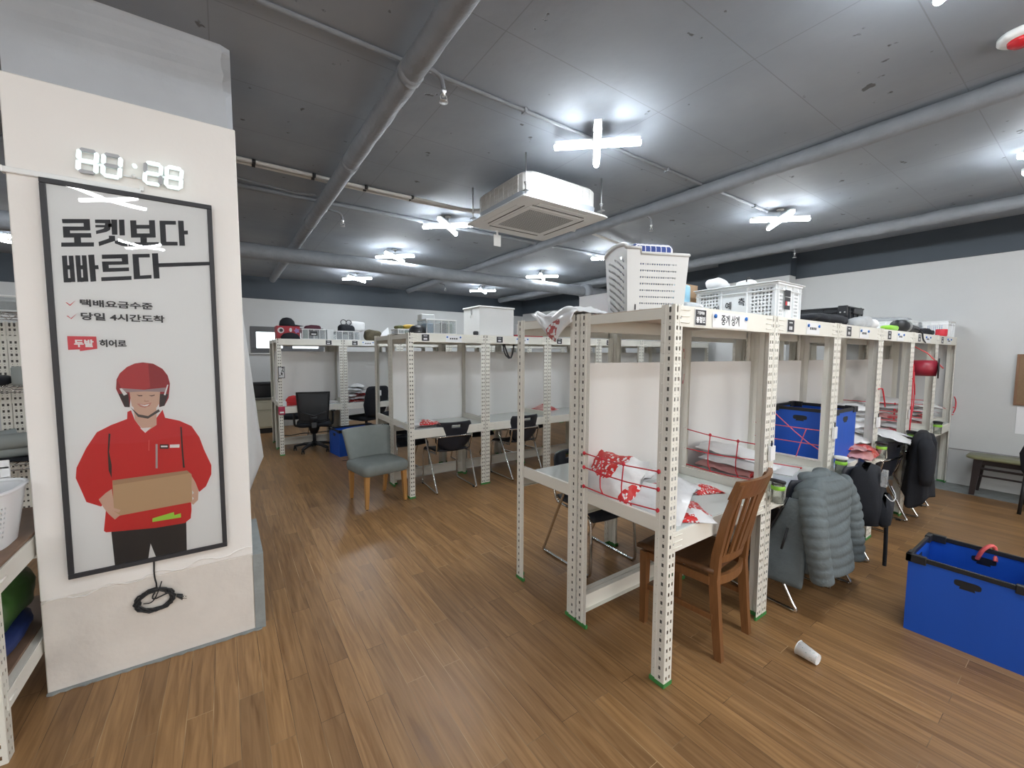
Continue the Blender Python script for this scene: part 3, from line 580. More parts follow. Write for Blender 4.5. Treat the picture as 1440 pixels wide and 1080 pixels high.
FIG = [('trouser',[(-0.15,-0.708),(0.133,-0.715),(0.129,-0.886),(0.008,-0.885),(-0.011,-0.804),(-0.024,-0.884),(-0.145,-0.887)]),('jacket',[(-0.066,-0.138),(-0.053,-0.131),(-0.041,-0.181),(-0.007,-0.246),(0.032,-0.187),(0.064,-0.137),(0.072,-0.178),(0.128,-0.198),(0.175,-0.23),(0.205,-0.292),(0.221,-0.357),(0.249,-0.445),(0.247,-0.494),(0.222,-0.554),(0.193,-0.579),(0.173,-0.531),(0.159,-0.473),(0.157,-0.667),(0.152,-0.711),(0.127,-0.731),(0.013,-0.729),(-0.168,-0.708),(-0.175,-0.699),(-0.163,-0.599),(-0.139,-0.52),(-0.179,-0.58),(-0.227,-0.548),(-0.238,-0.502),(-0.256,-0.43),(-0.251,-0.382),(-0.215,-0.295),(-0.176,-0.225),(-0.126,-0.196),(-0.069,-0.172)]),('dark',[(-0.137,-0.235),(-0.13,-0.238),(-0.139,-0.323),(-0.133,-0.387),(-0.136,-0.451),(-0.145,-0.411),(-0.144,-0.322)]),('dark',[(0.129,-0.23),(0.135,-0.23),(0.136,-0.359),(0.139,-0.442),(0.131,-0.441),(0.129,-0.331)]),('skin',[(-0.043,-0.117),(0.041,-0.129),(0.038,-0.211),(-0.005,-0.243),(-0.041,-0.181)]),('white',[(-0.024,-0.221),(0.017,-0.221),(-0.006,-0.246)]),('helmet',[(-0.057,-0.116),(-0.076,-0.112),(-0.092,-0.057),(-0.101,-0.025),(-0.097,0.019),(-0.085,0.047),(-0.058,0.077),(-0.029,0.094),(0.0,0.099),(0.039,0.092),(0.073,0.066),(0.091,0.033),(0.098,-0.007),(0.09,-0.079),(0.072,-0.118),(0.052,-0.123),(0.053,-0.051),(-0.049,-0.046)]),('dark',[(-0.093,-0.05),(-0.059,-0.047),(-0.057,-0.116),(-0.074,-0.114)]),('dark',[(0.054,-0.058),(0.09,-0.06),(0.072,-0.117),(0.054,-0.123)]),('skin',[(-0.055,-0.037),(0.059,-0.042),(0.053,-0.104),(0.034,-0.138),(0.003,-0.16),(-0.024,-0.144),(-0.049,-0.11)]),('visor',[(-0.081,-0.023),(-0.001,-0.034),(0.08,-0.027),(0.083,-0.049),(-0.001,-0.042),(-0.073,-0.044)]),('helmetl',[(-0.085,0.047),(-0.058,0.077),(-0.029,0.094),(0.02,0.096),(0.022,-0.024),(-0.001,-0.034),(-0.081,-0.023),(-0.094,0.013)]),('white',[(-0.089,-0.025),(-0.081,-0.023),(-0.062,-0.052),(-0.075,-0.059)]),('white',[(0.087,-0.013),(0.092,-0.013),(0.078,-0.066),(0.072,-0.063)]),('strap',[(-0.054,-0.116),(-0.026,-0.153),(0.008,-0.164),(0.049,-0.133),(0.054,-0.144),(0.007,-0.177),(-0.029,-0.165)]),('hair',[(-0.03,-0.056),(-0.019,-0.06),(-0.008,-0.06),(-0.009,-0.065),(-0.021,-0.065)]),('hair',[(0.014,-0.062),(0.027,-0.063),(0.038,-0.06),(0.037,-0.065),(0.025,-0.068)]),('nose',[(-0.002,-0.083),(0.004,-0.089),(0.014,-0.087),(0.015,-0.093),(0.004,-0.095),(-0.004,-0.091)]),('lip',[(-0.03,-0.1),(-0.004,-0.105),(0.024,-0.098),(0.016,-0.115),(-0.002,-0.122),(-0.019,-0.116)]),('white',[(-0.022,-0.104),(-0.003,-0.109),(0.017,-0.104),(0.008,-0.114),(-0.004,-0.115)]),('box',[(-0.134,-0.461),(0.147,-0.457),(0.165,-0.481),(0.162,-0.626),(-0.119,-0.637),(-0.136,-0.605)]),('boxtop',[(-0.134,-0.461),(0.147,-0.457),(0.159,-0.473),(-0.132,-0.485)]),('skin',[(-0.185,-0.544),(-0.159,-0.517),(-0.138,-0.502),(-0.135,-0.553),(-0.135,-0.595),(-0.112,-0.61),(-0.118,-0.622),(-0.134,-0.612),(-0.115,-0.635),(-0.134,-0.652),(-0.155,-0.62),(-0.17,-0.587)]),('skin',[(0.165,-0.49),(0.179,-0.525),(0.19,-0.569),(0.186,-0.62),(0.165,-0.641),(0.155,-0.628),(0.169,-0.608),(0.159,-0.592),(0.171,-0.579),(0.161,-0.559)]),('green',[(0.002,-0.677),(0.086,-0.663),(0.087,-0.68),(0.113,-0.675),(0.113,-0.697),(0.001,-0.696)]),('zip',[(0.03,-0.306),(0.038,-0.307),(0.033,-0.428),(0.025,-0.427)]),('dark',[(0.046,-0.309),(0.08,-0.313),(0.079,-0.336),(0.045,-0.331)]),('white',[(0.05,-0.316),(0.075,-0.319),(0.075,-0.327),(0.05,-0.324)]),('white',[(0.085,-0.315),(0.123,-0.318),(0.122,-0.335),(0.084,-0.331)]),('redline',[(0.005,-0.283),(0.008,-0.283),(0.005,-0.336),(0.002,-0.335)]),('red',[(-0.248,0.369),(-0.243,0.368),(-0.234,0.359),(-0.213,0.382),(-0.234,0.354)]),('red',[(-0.248,0.31),(-0.242,0.309),(-0.234,0.298),(-0.213,0.323),(-0.233,0.295)]),('red',[(-0.25,0.219),(-0.156,0.219),(-0.155,0.163),(-0.212,0.152),(-0.213,0.16),(-0.25,0.157)])]
t = thing('framed_poster', 'tall black framed delivery poster with red jacketed rider on the white pillar', 'poster', (-0.324, PY, 1.433))
PW, PH = 0.302, 0.898
b = MB()
for lo, hi in (((-PW, -.036, -PH), (PW, -.001, -PH + .022)), ((-PW, -.036, PH - .022), (PW, -.001, PH)), ((-PW, -.036, -PH + .022), (-PW + .02, -.001, PH - .022)), ((PW - .02, -.036, -PH + .022), (PW, -.001, PH - .022))): b.box(lo, hi, TAGK, .002)
b.build('frame', t)
PCOL = dict(trouser=(.018, .018, .021), jacket=(.56, .02, .022), dark=(.035, .02, .02), skin=(.60, .40, .31), white=(.78, .78, .78), helmet=(.30, .018, .025), helmetl=(.44, .035, .04), visor=(.34, .26, .27),
            strap=(.07, .06, .055), hair=(.10, .06, .05), nose=(.48, .29, .22), lip=(.50, .22, .18), box=(.50, .34, .20), boxtop=(.40, .255, .15), green=(.36, .66, .07), zip=(.42, .36, .37), redline=(.7, .12, .1), red=(.62, .06, .08))
PM = {k: mat('print_' + k, c, .45) for k, c in PCOL.items()}
SHEET = mat('poster_sheet', (.76, .77, .775), .5)
b = MB(); b.box((-PW + .018, -.027, -PH + .02), (PW - .018, -.020, PH - .02), SHEET)
def flat(mb, poly, y, m):
    bm = bmesh.new(); vs2 = [bm.verts.new((u, y, v)) for u, v in poly]
    es = [bm.edges.new((vs2[i], vs2[(i + 1) % len(vs2)])) for i in range(len(vs2))]
    bmesh.ops.triangle_fill(bm, edges=es, use_beauty=True); bm.verts.index_update()
    mb.add([x.co for x in bm.verts], [[x.index for x in f.verts] for f in bm.faces], m); bm.free()
for pl in HEAD: flat(b, pl, -.0275, INK)
for k, (nm, pl) in enumerate(FIG): flat(b, pl, -.0273 - .0001 * k, PM[nm])
def ptext(body, box, bold, m, y=-.0305):
    (u0, v1), (u1, v0) = box
    me = text_mesh(body, 1.0, bold); xs = [v.co.x for v in me.vertices]; ys = [v.co.y for v in me.vertices]
    fx = (u1 - u0) / (max(xs) - min(xs)); fy = (v1 - v0) / (max(ys) - min(ys))
    b.add([V((u0 + (v.co.x - min(xs)) * fx, y, v0 + (v.co.y - min(ys)) * fy)) for v in me.vertices], [list(p.vertices) for p in me.polygons], m); bpy.data.meshes.remove(me)
GREYINK = mat('ink_grey', (.045, .045, .05), .6)
ptext('택배요금수준', ((-.202, .387), (.049, .354)), .03, GREYINK)
ptext('당일 4시간도착', ((-.202, .328), (.091, .293)), .03, GREYINK)
ptext('두발', ((-.230, .205), (-.166, .170)), .045, PM['white'], -.0312)
ptext('히어로', ((-.147, .206), (-.054, .171)), .035, GREYINK)
b.build('print', t)
m, nt, pb = new_mat('poster_glass'); nt.nodes.remove(pb)
gl = nt.nodes.new('ShaderNodeBsdfGlossy'); gl.inputs['Roughness'].default_value = 0.015; tr = nt.nodes.new('ShaderNodeBsdfTransparent')
fr = nt.nodes.new('ShaderNodeFresnel'); fr.inputs['IOR'].default_value = 1.5; mxs = nt.nodes.new('ShaderNodeMixShader')
nt.links.new(fr.outputs[0], mxs.inputs[0]); nt.links.new(tr.outputs[0], mxs.inputs[1]); nt.links.new(gl.outputs[0], mxs.inputs[2]); nt.links.new(mxs.outputs[0], nt.nodes['Material Output'].inputs[0])
THIN_GLASS = m
def wavy(u, v): return V((-PW + .019 + u * (2 * PW - .038), -.0332 + .0006 * math.sin(u * 9 + v * 4) * math.sin(v * 7), -PH + .021 + v * (2 * PH - .042)))
MB().sheet(wavy, 16, 40, THIN_GLASS).build('cover_sheet', t)

# seven-segment wall clock, reading as the photograph does
LIT = mat('clock_lit', (.9, 1, 1), .4, emit=(.78, 1.0, .98), estr=1.0)
UNLIT = mat('clock_unlit', (.42, .43, .46), .4)
t = thing('digital_clock', 'white LED digit wall clock above the framed poster', 'clock', (-.316, PY, 2.435))
SEG = {'a': (0, 1, 'h'), 'b': (1, .5, 'v'), 'c': (1, -.5, 'v'), 'd': (0, -1, 'h'), 'e': (-1, -.5, 'v'), 'f': (-1, .5, 'v'), 'g': (0, 0, 'h')}
def digit(cx, lit):
    hw, hh, th = .0285, .0475, .0072
    for s, (px_, pz, o) in SEG.items():
        x, z = cx + px_ * hw, pz * hh
        L_ = (hw if o == 'h' else hh / 2) - .002
        poly = [(-L_, 0), (-L_ + th * .8, th), (L_ - th * .8, th), (L_, 0), (L_ - th * .8, -th), (-L_ + th * .8, -th)]
        if o == 'v': poly = [(q, p_) for p_, q in poly]
        poly = [(p_ + q * .09, q) for p_, q in [(x + p_, z + q) for p_, q in poly]]
        mb = MB().prism(poly, lambda u, v, w_: V((u, -.034 + w_, v)), .012, LIT if s in lit else UNLIT)
        mb.prism([(p_ * 1.0, q) for p_, q in poly], lambda u, v, w_: V((u, -.022 + w_, v)), .008, WHITEP)
        o_ = mb.build('lit_segment' if s in lit else 'unlit_segment', t)
digit(-.155, 'fbgec'); digit(-.075, 'fbedc'); digit(.070, 'abged'); digit(.148, 'abcdefg')
for z in (.022, -.026): MB().lathe([(.0065, -.032), (.0085, -.03), (.0085, -.012), (.005, -.012)], (.002 + z * .09, 0, z), LIT if z > 0 else WHITEP, 12, 'y').build('colon_dot', t)
b = MB()
for x0, x1 in ((-.19, -.04), (.035, .185)): b.box((x0, -.014, -.006), (x1, -.0005, .006), WHITEP)
b.box((-.05, -.008, -.03), (.04, -.0005, -.022), WHITEP); b.build('back_plate', t)
t = thing('cable_cover', 'white plastic cable cover strip running above the poster on the pillar', 'cable cover', (0, PY, 0))
b = MB().box((PX0 - .006, -.016, 2.3345), (-.296, -.0005, 2.3585), WHITEP, .003); b.box((-.30, -.013, 2.352), (-.285, -.0005, 2.372), WHITEP); b.build('cover', t)
MB().box((PX0 - .012, -.018, 2.333), (PX0 - .004, 0.02, 2.36), WHITEP, .002).build('end_piece', t)
# coiled black flex hanging below the poster
t = thing('power_cord', 'coiled black power cord hanging below the poster', 'cord', (-.332, PY, .33))
rnd = random.Random(5); P = []
for k in range(120):
    a = k / 120 * 2 * PI * 6; r_ = .062 + .010 * math.sin(k * .9) + .006 * rnd.random(); P.append(V((r_ * math.cos(a) * 1.06, -.010 - .010 * abs(math.sin(k * .37)), r_ * .8 * math.sin(a))))
b = MB().tube(P, .0042, BLACK, 6); b.tube(smooth_path([V((.004, -.006, .205)), V((.0, -.008, .12)), V((.012, -.012, .06)), V((-.02, -.02, .0)), V((.05, -.018, .02))]), .0035, BLACK, 6)
b.tube(smooth_path([V((.03, -.02, .09)), V((.015, -.024, .04)), V((-.01, -.022, -.01)), V((-.045, -.018, -.005))]), .003, BLACK, 6); b.build('flex', t)
b = MB(); b.loft([[V((.085 + .008 * k + dx, -.016 + dy, -.005 - .006 * k + dz)) for dx, dy, dz in ((0, -.008 - .002 * k, 0), (0.002, 0, .008 + .003 * k), (0, .008 + .002 * k, 0), (-.002, 0, -.008 - .003 * k))] for k in range(4)], BLACK)
for dz in (-.005, .006): b.tube([V((.108, -.016, -.024 + dz)), V((.125, -.016, -.03 + dz))], .002, CHROME, 6)
b.build('plug', t)

# ---------------------------------------------------------------- seats
def sheet_solid(fn, nu, nv, t, m, name, parent, skip=None):
    mb = MB(); vs_ = [fn(i / nu, j / nv) for j in range(nv + 1) for i in range(nu + 1)]; fs = []
    for j in range(nv):
        for i in range(nu):
            if skip and skip((i + .5) / nu, (j + .5) / nv): continue
            fs.append([j * (nu + 1) + i, j * (nu + 1) + i + 1, (j + 1) * (nu + 1) + i + 1, (j + 1) * (nu + 1) + i])
    mb.add(vs_, fs, m, True); return link(name, solidify(mb.mesh(name), t), parent)
def stack_chair(loc, rz, label, group='black stacking chairs'):
    t = thing('stacking_chair', label, 'chair', loc, rz, group)
    P = [V((0, -.255, .645)), V((.13, -.25, .642)), V((.225, -.215, .637)), V((.262, -.12, .628)), V((.268, -.02, .615)), V((.266, .01, .585)), V((.258, -.10, .39)), V((.247, -.255, .07)), V((.244, -.295, .012)), V((.243, -.255, .0115)), V((.232, .10, .0115)), V((.230, .215, .0115)), V((.229, .245, .035)), V((.224, .235, .22)), V((.218, .225, .405)), V((.215, .20, .428)), V((.212, 0, .432)), V((.208, -.16, .436))]
    full = [V((-p.x, p.y, p.z)) for p in P[::-1]] + P[1:]
    b = MB().tube(smooth_path(full, 2), .0105, CHROME, 8)
    for s in (-1, 1): b.tube(smooth_path([V((s * .208, -.14, .436)), V((s * .21, -.185, .46)), V((s * .215, -.225, .63))]), .0095, CHROME, 8)
    b.tube([V((-.228, .10, .0125)), V((.228, .10, .0125))] if False else [V((-.212, .12, .43)), V((.212, .12, .43))], .008, CHROME, 8); b.build('frame', t)
    for s in (-1, 1):
        for y in (-.23, .2): MB().box((s * .236 - .012, y - .018, .001), (s * .236 + .012, y + .018, .016), BLACK, .003).build('glide', t)
    def seat(u, v):
        x = (u - .5) * .43 * (1 - .10 * (1 - v)); y = -.19 + v * .43
        z = .452 - .012 * math.cos((u - .5) * PI) - (.05 * max(0, (v - .82) / .18) ** 2) + .02 * max(0, (.18 - v) / .18) ** 2
        return V((x, y, z))
    sheet_solid(seat, 14, 14, -.014, NAVY, 'seat', t)
    def back(u, v):
        wd = .44 * (1 - .45 * max(0, (.34 - v) / .34) ** 1.6) * (1 - .10 * max(0, (v - .86) / .14) ** 2)
        x = (u - .5) * wd; y = -.245 - .055 * (v - .4) + .07 * (abs(u - .5) * 2) ** 2.2; z = .47 + v * .335
        return V((x, y, z))
    sheet_solid(back, 24, 20, .012, NAVY, 'backrest', t, lambda u, v: ((u - .5) / .13) ** 2 + ((v - .85) / .055) ** 2 < 1)
    return t
stack_chair((2.17, 4.50, 0), R(-3), 'black stacking chair tucked in at the desk right behind the grey chair')
stack_chair((3.14, 4.47, 0), R(2), 'black stacking chair at the middle row, seen between two slotted posts')
stack_chair((1.95, 5.33, 0), PI + .1, 'black stacking chair on the far side of the middle row, behind the first desk')
stack_chair((3.02, 5.37, 0), PI - .06, 'black stacking chair on the far side of the middle row, behind the second desk')
stack_chair((4.0, 5.42, 0), PI + .1, 'black stacking chair on the far side of the middle row, behind the third desk')
stack_chair((2.30, 2.24, 0), PI - .04, 'black stacking chair under the near row, seen past the loose double post')
stack_chair((3.08, 1.30, 0), R(-2), 'black chrome sled chair wearing the grey quilted jacket')
stack_chair((3.72, 1.25, 0), R(4), 'black stacking chair with a black backpack slung on its back')
stack_chair((5.05, 1.34, 0), R(-4), 'black stacking chair with chrome armbar in front of the white bag heap')
stack_chair((5.72, 1.30, 0), R(2), 'black stacking chair under the black coat, nearest the right wall')
stack_chair((1.05, 8.55, 0), PI, 'chrome framed stacking chair behind the farthest desk row')

def grey_chair(loc, rz):
    t = thing('upholstered_chair', 'grey upholstered low dining chair with light oak legs standing in the aisle', 'chair', loc, rz)
    def rc(hx, hy, z, r_=.05): return rr(hx, hy, r_, z)
    b = MB(); b.loft([[p + V((0, .0, 0)) for p in rc(.225, .215, .335)], rc(.245, .235, .345), rc(.252, .242, .39), rc(.248, .238, .43), rc(.225, .215, .452), rc(.12, .11, .462, .04)], GREYF); b.build('seat', t)
    def br(v):
        z = .36 + v * .40; hw = .215 + .055 * v; y = -.205 - .09 * v; th = .075 - .03 * v; n = 12; ring = []
        for k in range(n + 1):
            u = k / n - .5; ring.append(V((u * 2 * hw, y + .055 * (abs(u) * 2) ** 2.4 - th / 2, z + (.0 if v < .9 else -.012 * (abs(u) * 2) ** 4))))
        for k in range(n, -1, -1):
            u = k / n - .5; ring.append(V((u * 2 * hw * .985, y + .055 * (abs(u) * 2) ** 2.4 + th / 2, z + (.0 if v < .9 else -.012 * (abs(u) * 2) ** 4))))
        return ring
    rings = [br(v) for v in (0, .1, .25, .45, .65, .82, .93)]
    top = br(1.0); c = sum((p for p in top), V()) / len(top)
    rings.append([p * 1 for p in top]); rings.append([V((p.x * .97, c.y + (p.y - c.y) * .5 + .0, p.z + .014)) for p in top])
    b = MB(); b.loft(rings, GREYF); b.build('backrest', t)
    for sx, sy in ((-1, 1), (1, 1), (-1, -1), (1, -1)):
        tx, ty = sx * .205, sy * .19; bx, by = sx * (.215 if sy > 0 else .19), sy * (.20 if sy > 0 else .235)
        b = MB(); b.loft([[V((x + ax * h, y + ay * h, z)) for ax, ay in ((-1, -1), (1, -1), (1, 1), (-1, 1))] for x, y, z, h in ((bx, by, .008, .014), ((bx + tx) / 2, (by + ty) / 2, .18, .020), (tx, ty, .345, .023))], OAK, smooth=False)
        b.lathe([(.009, .0), (.011, .008)], (bx, by, 0), BLACK, 10); b.build('leg', t)
    return t
grey_chair((1.315, 4.44, 0), PI + R(9))

def wooden_chair(loc, rz):
    t = thing('wooden_chair', 'brown wooden slat back chair pushed under the nearest desk', 'chair', loc, rz)
    def seat(u, v):
        wd = .40 + .06 * v; return V(((u - .5) * wd, -.20 + v * .43, .455 - .012 * math.cos((u - .5) * PI) * math.sin(v * PI)))
    sheet_solid(seat, 12, 10, -.022, CHAIRD, 'seat', t)
    for s in (-1, 1):
        b = MB(); b.loft([[V((s * .195 + ax * h, .195 + ay * h, z)) for ax, ay in ((-1, -1), (1, -1), (1, 1), (-1, 1))] for z, h in ((0.0, .017), (.30, .020), (.434, .022))], CHAIRW, smooth=False); b.build('leg', t)
        pts = [(-.235, 0, .019), (-.215, .20, .021), (-.195, .42, .023), (-.205, .55, .021), (-.245, .75, .019), (-.305, .945, .017)]
        b = MB(); b.loft([[V((s * (.172 + .012 * (z / .95) ** 2) + ax * .018, y + ay * h, z)) for ax, ay in ((-1, -1), (1, -1), (1, 1), (-1, 1))] for y, z, h in pts], CHAIRW, smooth=False); b.build('back_post', t)
        b = MB().box((s * .185 - .010, -.18, .385), (s * .185 + .010, .18, .432), CHAIRW, .003); b.build('side_apron', t)
        b = MB().box((s * .187 - .009, -.20, .205), (s * .187 + .009, .185, .238), CHAIRW, .003); b.build('stretcher', t)
    MB().box((-.175, .188, .385), (.175, .206, .432), CHAIRW, .003).build('front_apron', t)
    def bow(z0, z1, y0, y1, dep, hw):
        mb = MB(); n = 12; rings = []
        for k in range(n + 1):
            u = k / n * 2 - 1; yy = -dep * (1 - u * u)
            rings.append([V((u * hw, y0 + yy - .011, z0)), V((u * hw, y0 + yy + .011, z0)), V((u * hw, y1 + yy + .011, z1)), V((u * hw, y1 + yy - .011, z1))])
        return mb.loft(rings, CHAIRW, smooth=False)
    bow(.865, .965, -.268, -.305, .045, .205).build('top_rail', t); bow(.500, .545, -.196, -.205, .03, .155).build('lower_rail', t); bow(.385, .432, -.195, -.196, .03, .155).build('rear_apron', t)
    for k in range(6):
        u = (k - 2.5) / 2.5 * .78; b = MB()
        def sp(z): f = (z - .545) / .32; return -.207 - .03 * (1 - u * u) - .066 * f - .013 * f * (1 - u * u)
        b.loft([[V((u * .165 * (1 + .06 * f_) + ax * .0165, sp(z) + ay * .006, z)) for ax, ay in ((-1, -1), (1, -1), (1, 1), (-1, 1))] for z, f_ in ((.538, 0), (.70, .5), (.872, 1))], CHAIRW, smooth=False); b.build('slat', t)
    return t
wooden_chair((2.205, 1.325, 0), R(5))

MESHB = mat('chair_mesh_black', (.05, .053, .058), .7, var=.25, vscale=180, alpha=.86)
def office_chair(loc, rz):
    t = thing('office_chair', 'black mesh back swivel office chair at the desk with the red cap', 'chair', loc, rz)
    b = MB()
    for k in range(5):
        a = k * 2 * PI / 5 + .35; d = V((math.cos(a), math.sin(a), 0)); q = V((-d.y, d.x, 0))
        b.loft([[d * r_ + q * h * sx + V((0, 0, z + sz * h * .8)) for sx, sz in ((-1, -1), (1, -1), (1, 1), (-1, 1))] for r_, z, h in ((.03, .115, .03), (.16, .11, .024), (.31, .075, .018))], BLACK)
    b.lathe([(.045, .09), (.05, .12), (.04, .15)], (0, 0, 0), BLACK, 14); b.build('base', t)
    for k in range(5):
        a = k * 2 * PI / 5 + .35; x, y = .30 * math.cos(a), .30 * math.sin(a); mb = MB()
        for s in (-1, 1): mb.lathe([(.012, s * .008), (.028, s * .010), (.028, s * .022), (.012, s * .024)], (x, y, .029), BLACK, 14, 'x')
        mb.box((x - .012, y - .014, .03), (x + .012, y + .014, .07), BLACK, .004); mb.build('caster', t)
    MB().tube([V((0, 0, .13)), V((0, 0, .30))], .026, BLACK, 12).tube([V((0, 0, .29)), V((0, 0, .41))], .018, BLACK, 12).lathe([(.05, .28), (.075, .34), (.09, .40), (.05, .41)], (0, 0, 0), BLACK, 14).tube([V((.05, .02, .39)), V((.22, .05, .37)), V((.27, .05, .365))], .009, BLACK, 8).build('gas_column', t)
    b = MB(); b.loft([rr(.22, .22, .07, .415), rr(.245, .24, .08, .43), rr(.25, .245, .08, .46), rr(.235, .23, .08, .485), rr(.12, .12, .05, .492)], BLACKF); b.build('seat', t)
    def bk(u, v): return V(((u - .5) * (.40 + .07 * v), -.235 - .06 * v - .02 * math.sin(v * PI) + .05 * (abs(u - .5) * 2) ** 2, .50 + v * .47))
    sheet_solid(bk, 14, 14, .004, MESHB, 'mesh_back', t)
    fp = [bk(0, v / 8) for v in range(9)] + [bk(u / 8, 1) for u in range(1, 9)] + [bk(1, 1 - v / 8) for v in range(1, 9)] + [bk(1 - u / 8, 0) for u in range(1, 8)]
    MB().tube(fp, .012, BLACK, 8, closed=True).build('back_frame', t)
    b = MB().tube(smooth_path([V((-.17, -.255, .66)), V((-.08, -.30, .63)), V((0, -.31, .60)), V((.08, -.30, .63)), V((.17, -.255, .66))]), .014, BLACK, 8)
    b.loft([[V((ax * .05, -.30 + .10 * f - ay * .012, .60 - .20 * f)) for ax, ay in ((-1, -1), (1, -1), (1, 1), (-1, 1))] for f in (0, .4, .8, 1)], BLACK); b.build('spine', t)
    MB().box((-.035, -.335, .42), (.035, -.30, .50), mat('buckle_grey', (.10, .105, .11), .45), .006).build('tilt_cover', t)
    for s in (-1, 1):
        b = MB().tube(smooth_path([V((s * .12, 0, .41)), V((s * .27, .0, .41)), V((s * .285, .0, .46)), V((s * .285, .01, .635))]), .017, BLACK, 8); b.box((s * .285 - .04, -.11, .635), (s * .285 + .04, .13, .665), BLACK, .012, seg=2); b.build('armrest', t)
    return t
office_chair((1.17, 7.36, 0), R(-9))
t = thing('highback_chair', 'black fabric high back office chair facing away behind the far blue bin', 'chair', (2.04, 7.50, 0), R(22))
b = MB(); b.loft([rr(.2, .2, .06, .42), rr(.24, .23, .07, .44), rr(.24, .23, .07, .49), rr(.12, .12, .05, .505)], BLACKF); b.build('seat', t)
b = MB(); b.loft([[V((x * w2, -.23 - .10 * f + y * .045, .50 + .52 * f)) for x, y in ((-1, -.6), (-.6, -1), (.6, -1), (1, -.6), (1, .6), (.6, 1), (-.6, 1), (-1, .6))] for f, w2 in ((0, .14), (.12, .19), (.4, .235), (.8, .22), (.95, .20), (1, .16))], BLACKF); b.build('backrest', t)
b = MB().tube([V((0, 0, .1)), V((0, 0, .42))], .025, BLACK, 10)
for k in range(5): b.tube([V((0, 0, .11)), V((.28 * math.cos(k * 1.2566), .28 * math.sin(k * 1.2566), .06))], .02, BLACK, 8)
b.build('base', t)
for k in range(5): MB().lathe([(.01, -.02), (.028, -.018), (.028, .018), (.01, .02)], (.28 * math.cos(k * 1.2566), .28 * math.sin(k * 1.2566), .029), BLACK, 12, 'x').build('caster', t)
b = MB().box((-.035, -.385, .86), (.03, -.36, .95), PAPER, .003); b.build('care_label', t)

# garments on the chairs
def ribbed(rings_fn, n, amp, per, m, nk=24):
    return None
def sleeve(mb, path, rad, ribs, m, amp=.10, n=14, flat_=0.8):
    P = smooth_path(path, 3); N = len(P); L_ = [0]
    for a, c in zip(P, P[1:]): L_.append(L_[-1] + (c - a).length)
    Q, Rr = [], []; S = ribs * 6
    for k in range(S + 1):
        d = L_[-1] * k / S; i = max(j for j in range(N) if L_[j] <= d + 1e-9); i = min(i, N - 2)
        f = (d - L_[i]) / max(1e-6, L_[i + 1] - L_[i]); Q.append(P[i].lerp(P[i + 1], f))
        t_ = k / S; base = rad[0] + (rad[1] - rad[0]) * t_; Rr.append(base * (1 - amp + amp * 1.6 * abs(math.sin(PI * ribs * t_)) ** .6))
    Rr[0] *= .7; Rr[-1] *= .8
    return mb.tube(Q, Rr, m, n)
t = thing('quilted_jacket', 'grey quilted puffer jacket hung over a chair back by the near desk row', 'jacket', (3.08, 1.04, 0), R(-3))
def jk(z, ang):
    f = (.80 - z) / .55; hw = .215 + .03 * min(1, f * 2); dp = .075 + .055 * f
    if z > .74: hw *= 1 - ((z - .74) / .09) ** 2 * .45; dp *= 1 - ((z - .74) / .09) ** 2 * .5
    rib = .011 * abs(math.sin(PI * (z - .25 + .006 * math.sin(ang * 3)) / .062)) ** .5 + .008 * noise.noise(V((math.cos(ang) * 2, math.sin(ang) * 2, z * 6)))
    c, s_ = math.cos(ang), math.sin(ang); e = .62
    x = (hw + rib) * math.copysign(abs(c) ** e, c); y = -.02 + (dp + rib) * math.copysign(abs(s_) ** e, s_) + .012 * math.sin(3 * ang + z * 9)
    y += -.02 * math.cos(x * 3.0)
    return V((x, y, z + .012 * math.sin(ang * 2 + 1)))
zs = [.255 + .565 * k / 62 for k in range(63)]
b = MB(); b.loft([[jk(z, 2 * PI * k / 40) for k in range(40)] for z in zs], JACKET); b.build('body', t)
b = MB(); sleeve(b, [V((-.19, -.05, .765)), V((-.255, -.10, .62)), V((-.27, -.13, .45)), V((-.235, -.155, .25))], (.070, .058), 10, JACKET, .07); b.build('sleeve', t)
b = MB(); sleeve(b, [V((.19, -.04, .775)), V((.255, -.08, .64)), V((.285, -.10, .46)), V((.31, -.11, .235))], (.072, .064), 10, JACKET, .07); b.build('sleeve', t)
def flap(u, v):
    z = .705 - v * .53; x = -.245 - .085 * v * (.4 + .6 * u) - .01 * math.sin(v * 9); y = -.06 + u * (.10 + .22 * v) + .012 * math.sin(v * 6 + u * 3)
    return V((x, y, z))
sheet_solid(flap, 14, 22, .03, JACKET, 'front_panel', t)
MB().tube([V((-.295, .02, .53)), V((-.327, .035, .40))], .007, BLACK, 6).tube([flap(1.0, k / 8) + V((-.018, .004, 0)) for k in range(9)], .006, BLACK, 6).build('zip', t)
b = MB(); sleeve(b, [V((-.12, .05, .80)), V((-.06, -.03, .825)), V((.06, -.03, .83)), V((.12, .05, .80))], (.036, .036), 4, JACKET); b.build('collar', t)
t = thing('black_coat', 'black coat hanging over the chair nearest the bare right wall', 'coat', (5.37, 1.0, 0), R(8))
def ck(z, ang):
    f = (.86 - z) / .7; hw = .235 + .02 * f; dp = .06 + .06 * f
    if z > .80: hw *= 1 - ((z - .80) / .07) ** 2 * .5; dp *= 1 - ((z - .8) / .07) ** 2 * .5
    c, s_ = math.cos(ang), math.sin(ang); fold = .016 * f * math.sin(7 * ang + 2)
    zz = z - (.16 * max(0, math.cos(ang * 2 + .6)) * max(0, (.45 - z) / .2))
    return V(((hw + fold) * math.copysign(abs(c) ** .7, c), -.01 + (dp + fold) * math.copysign(abs(s_) ** .7, s_), zz))
b = MB(); b.loft([[ck(.30 + .57 * k / 30, 2 * PI * a / 40) for a in range(40)] for k in range(31)], BLACKF); b.build('body', t)
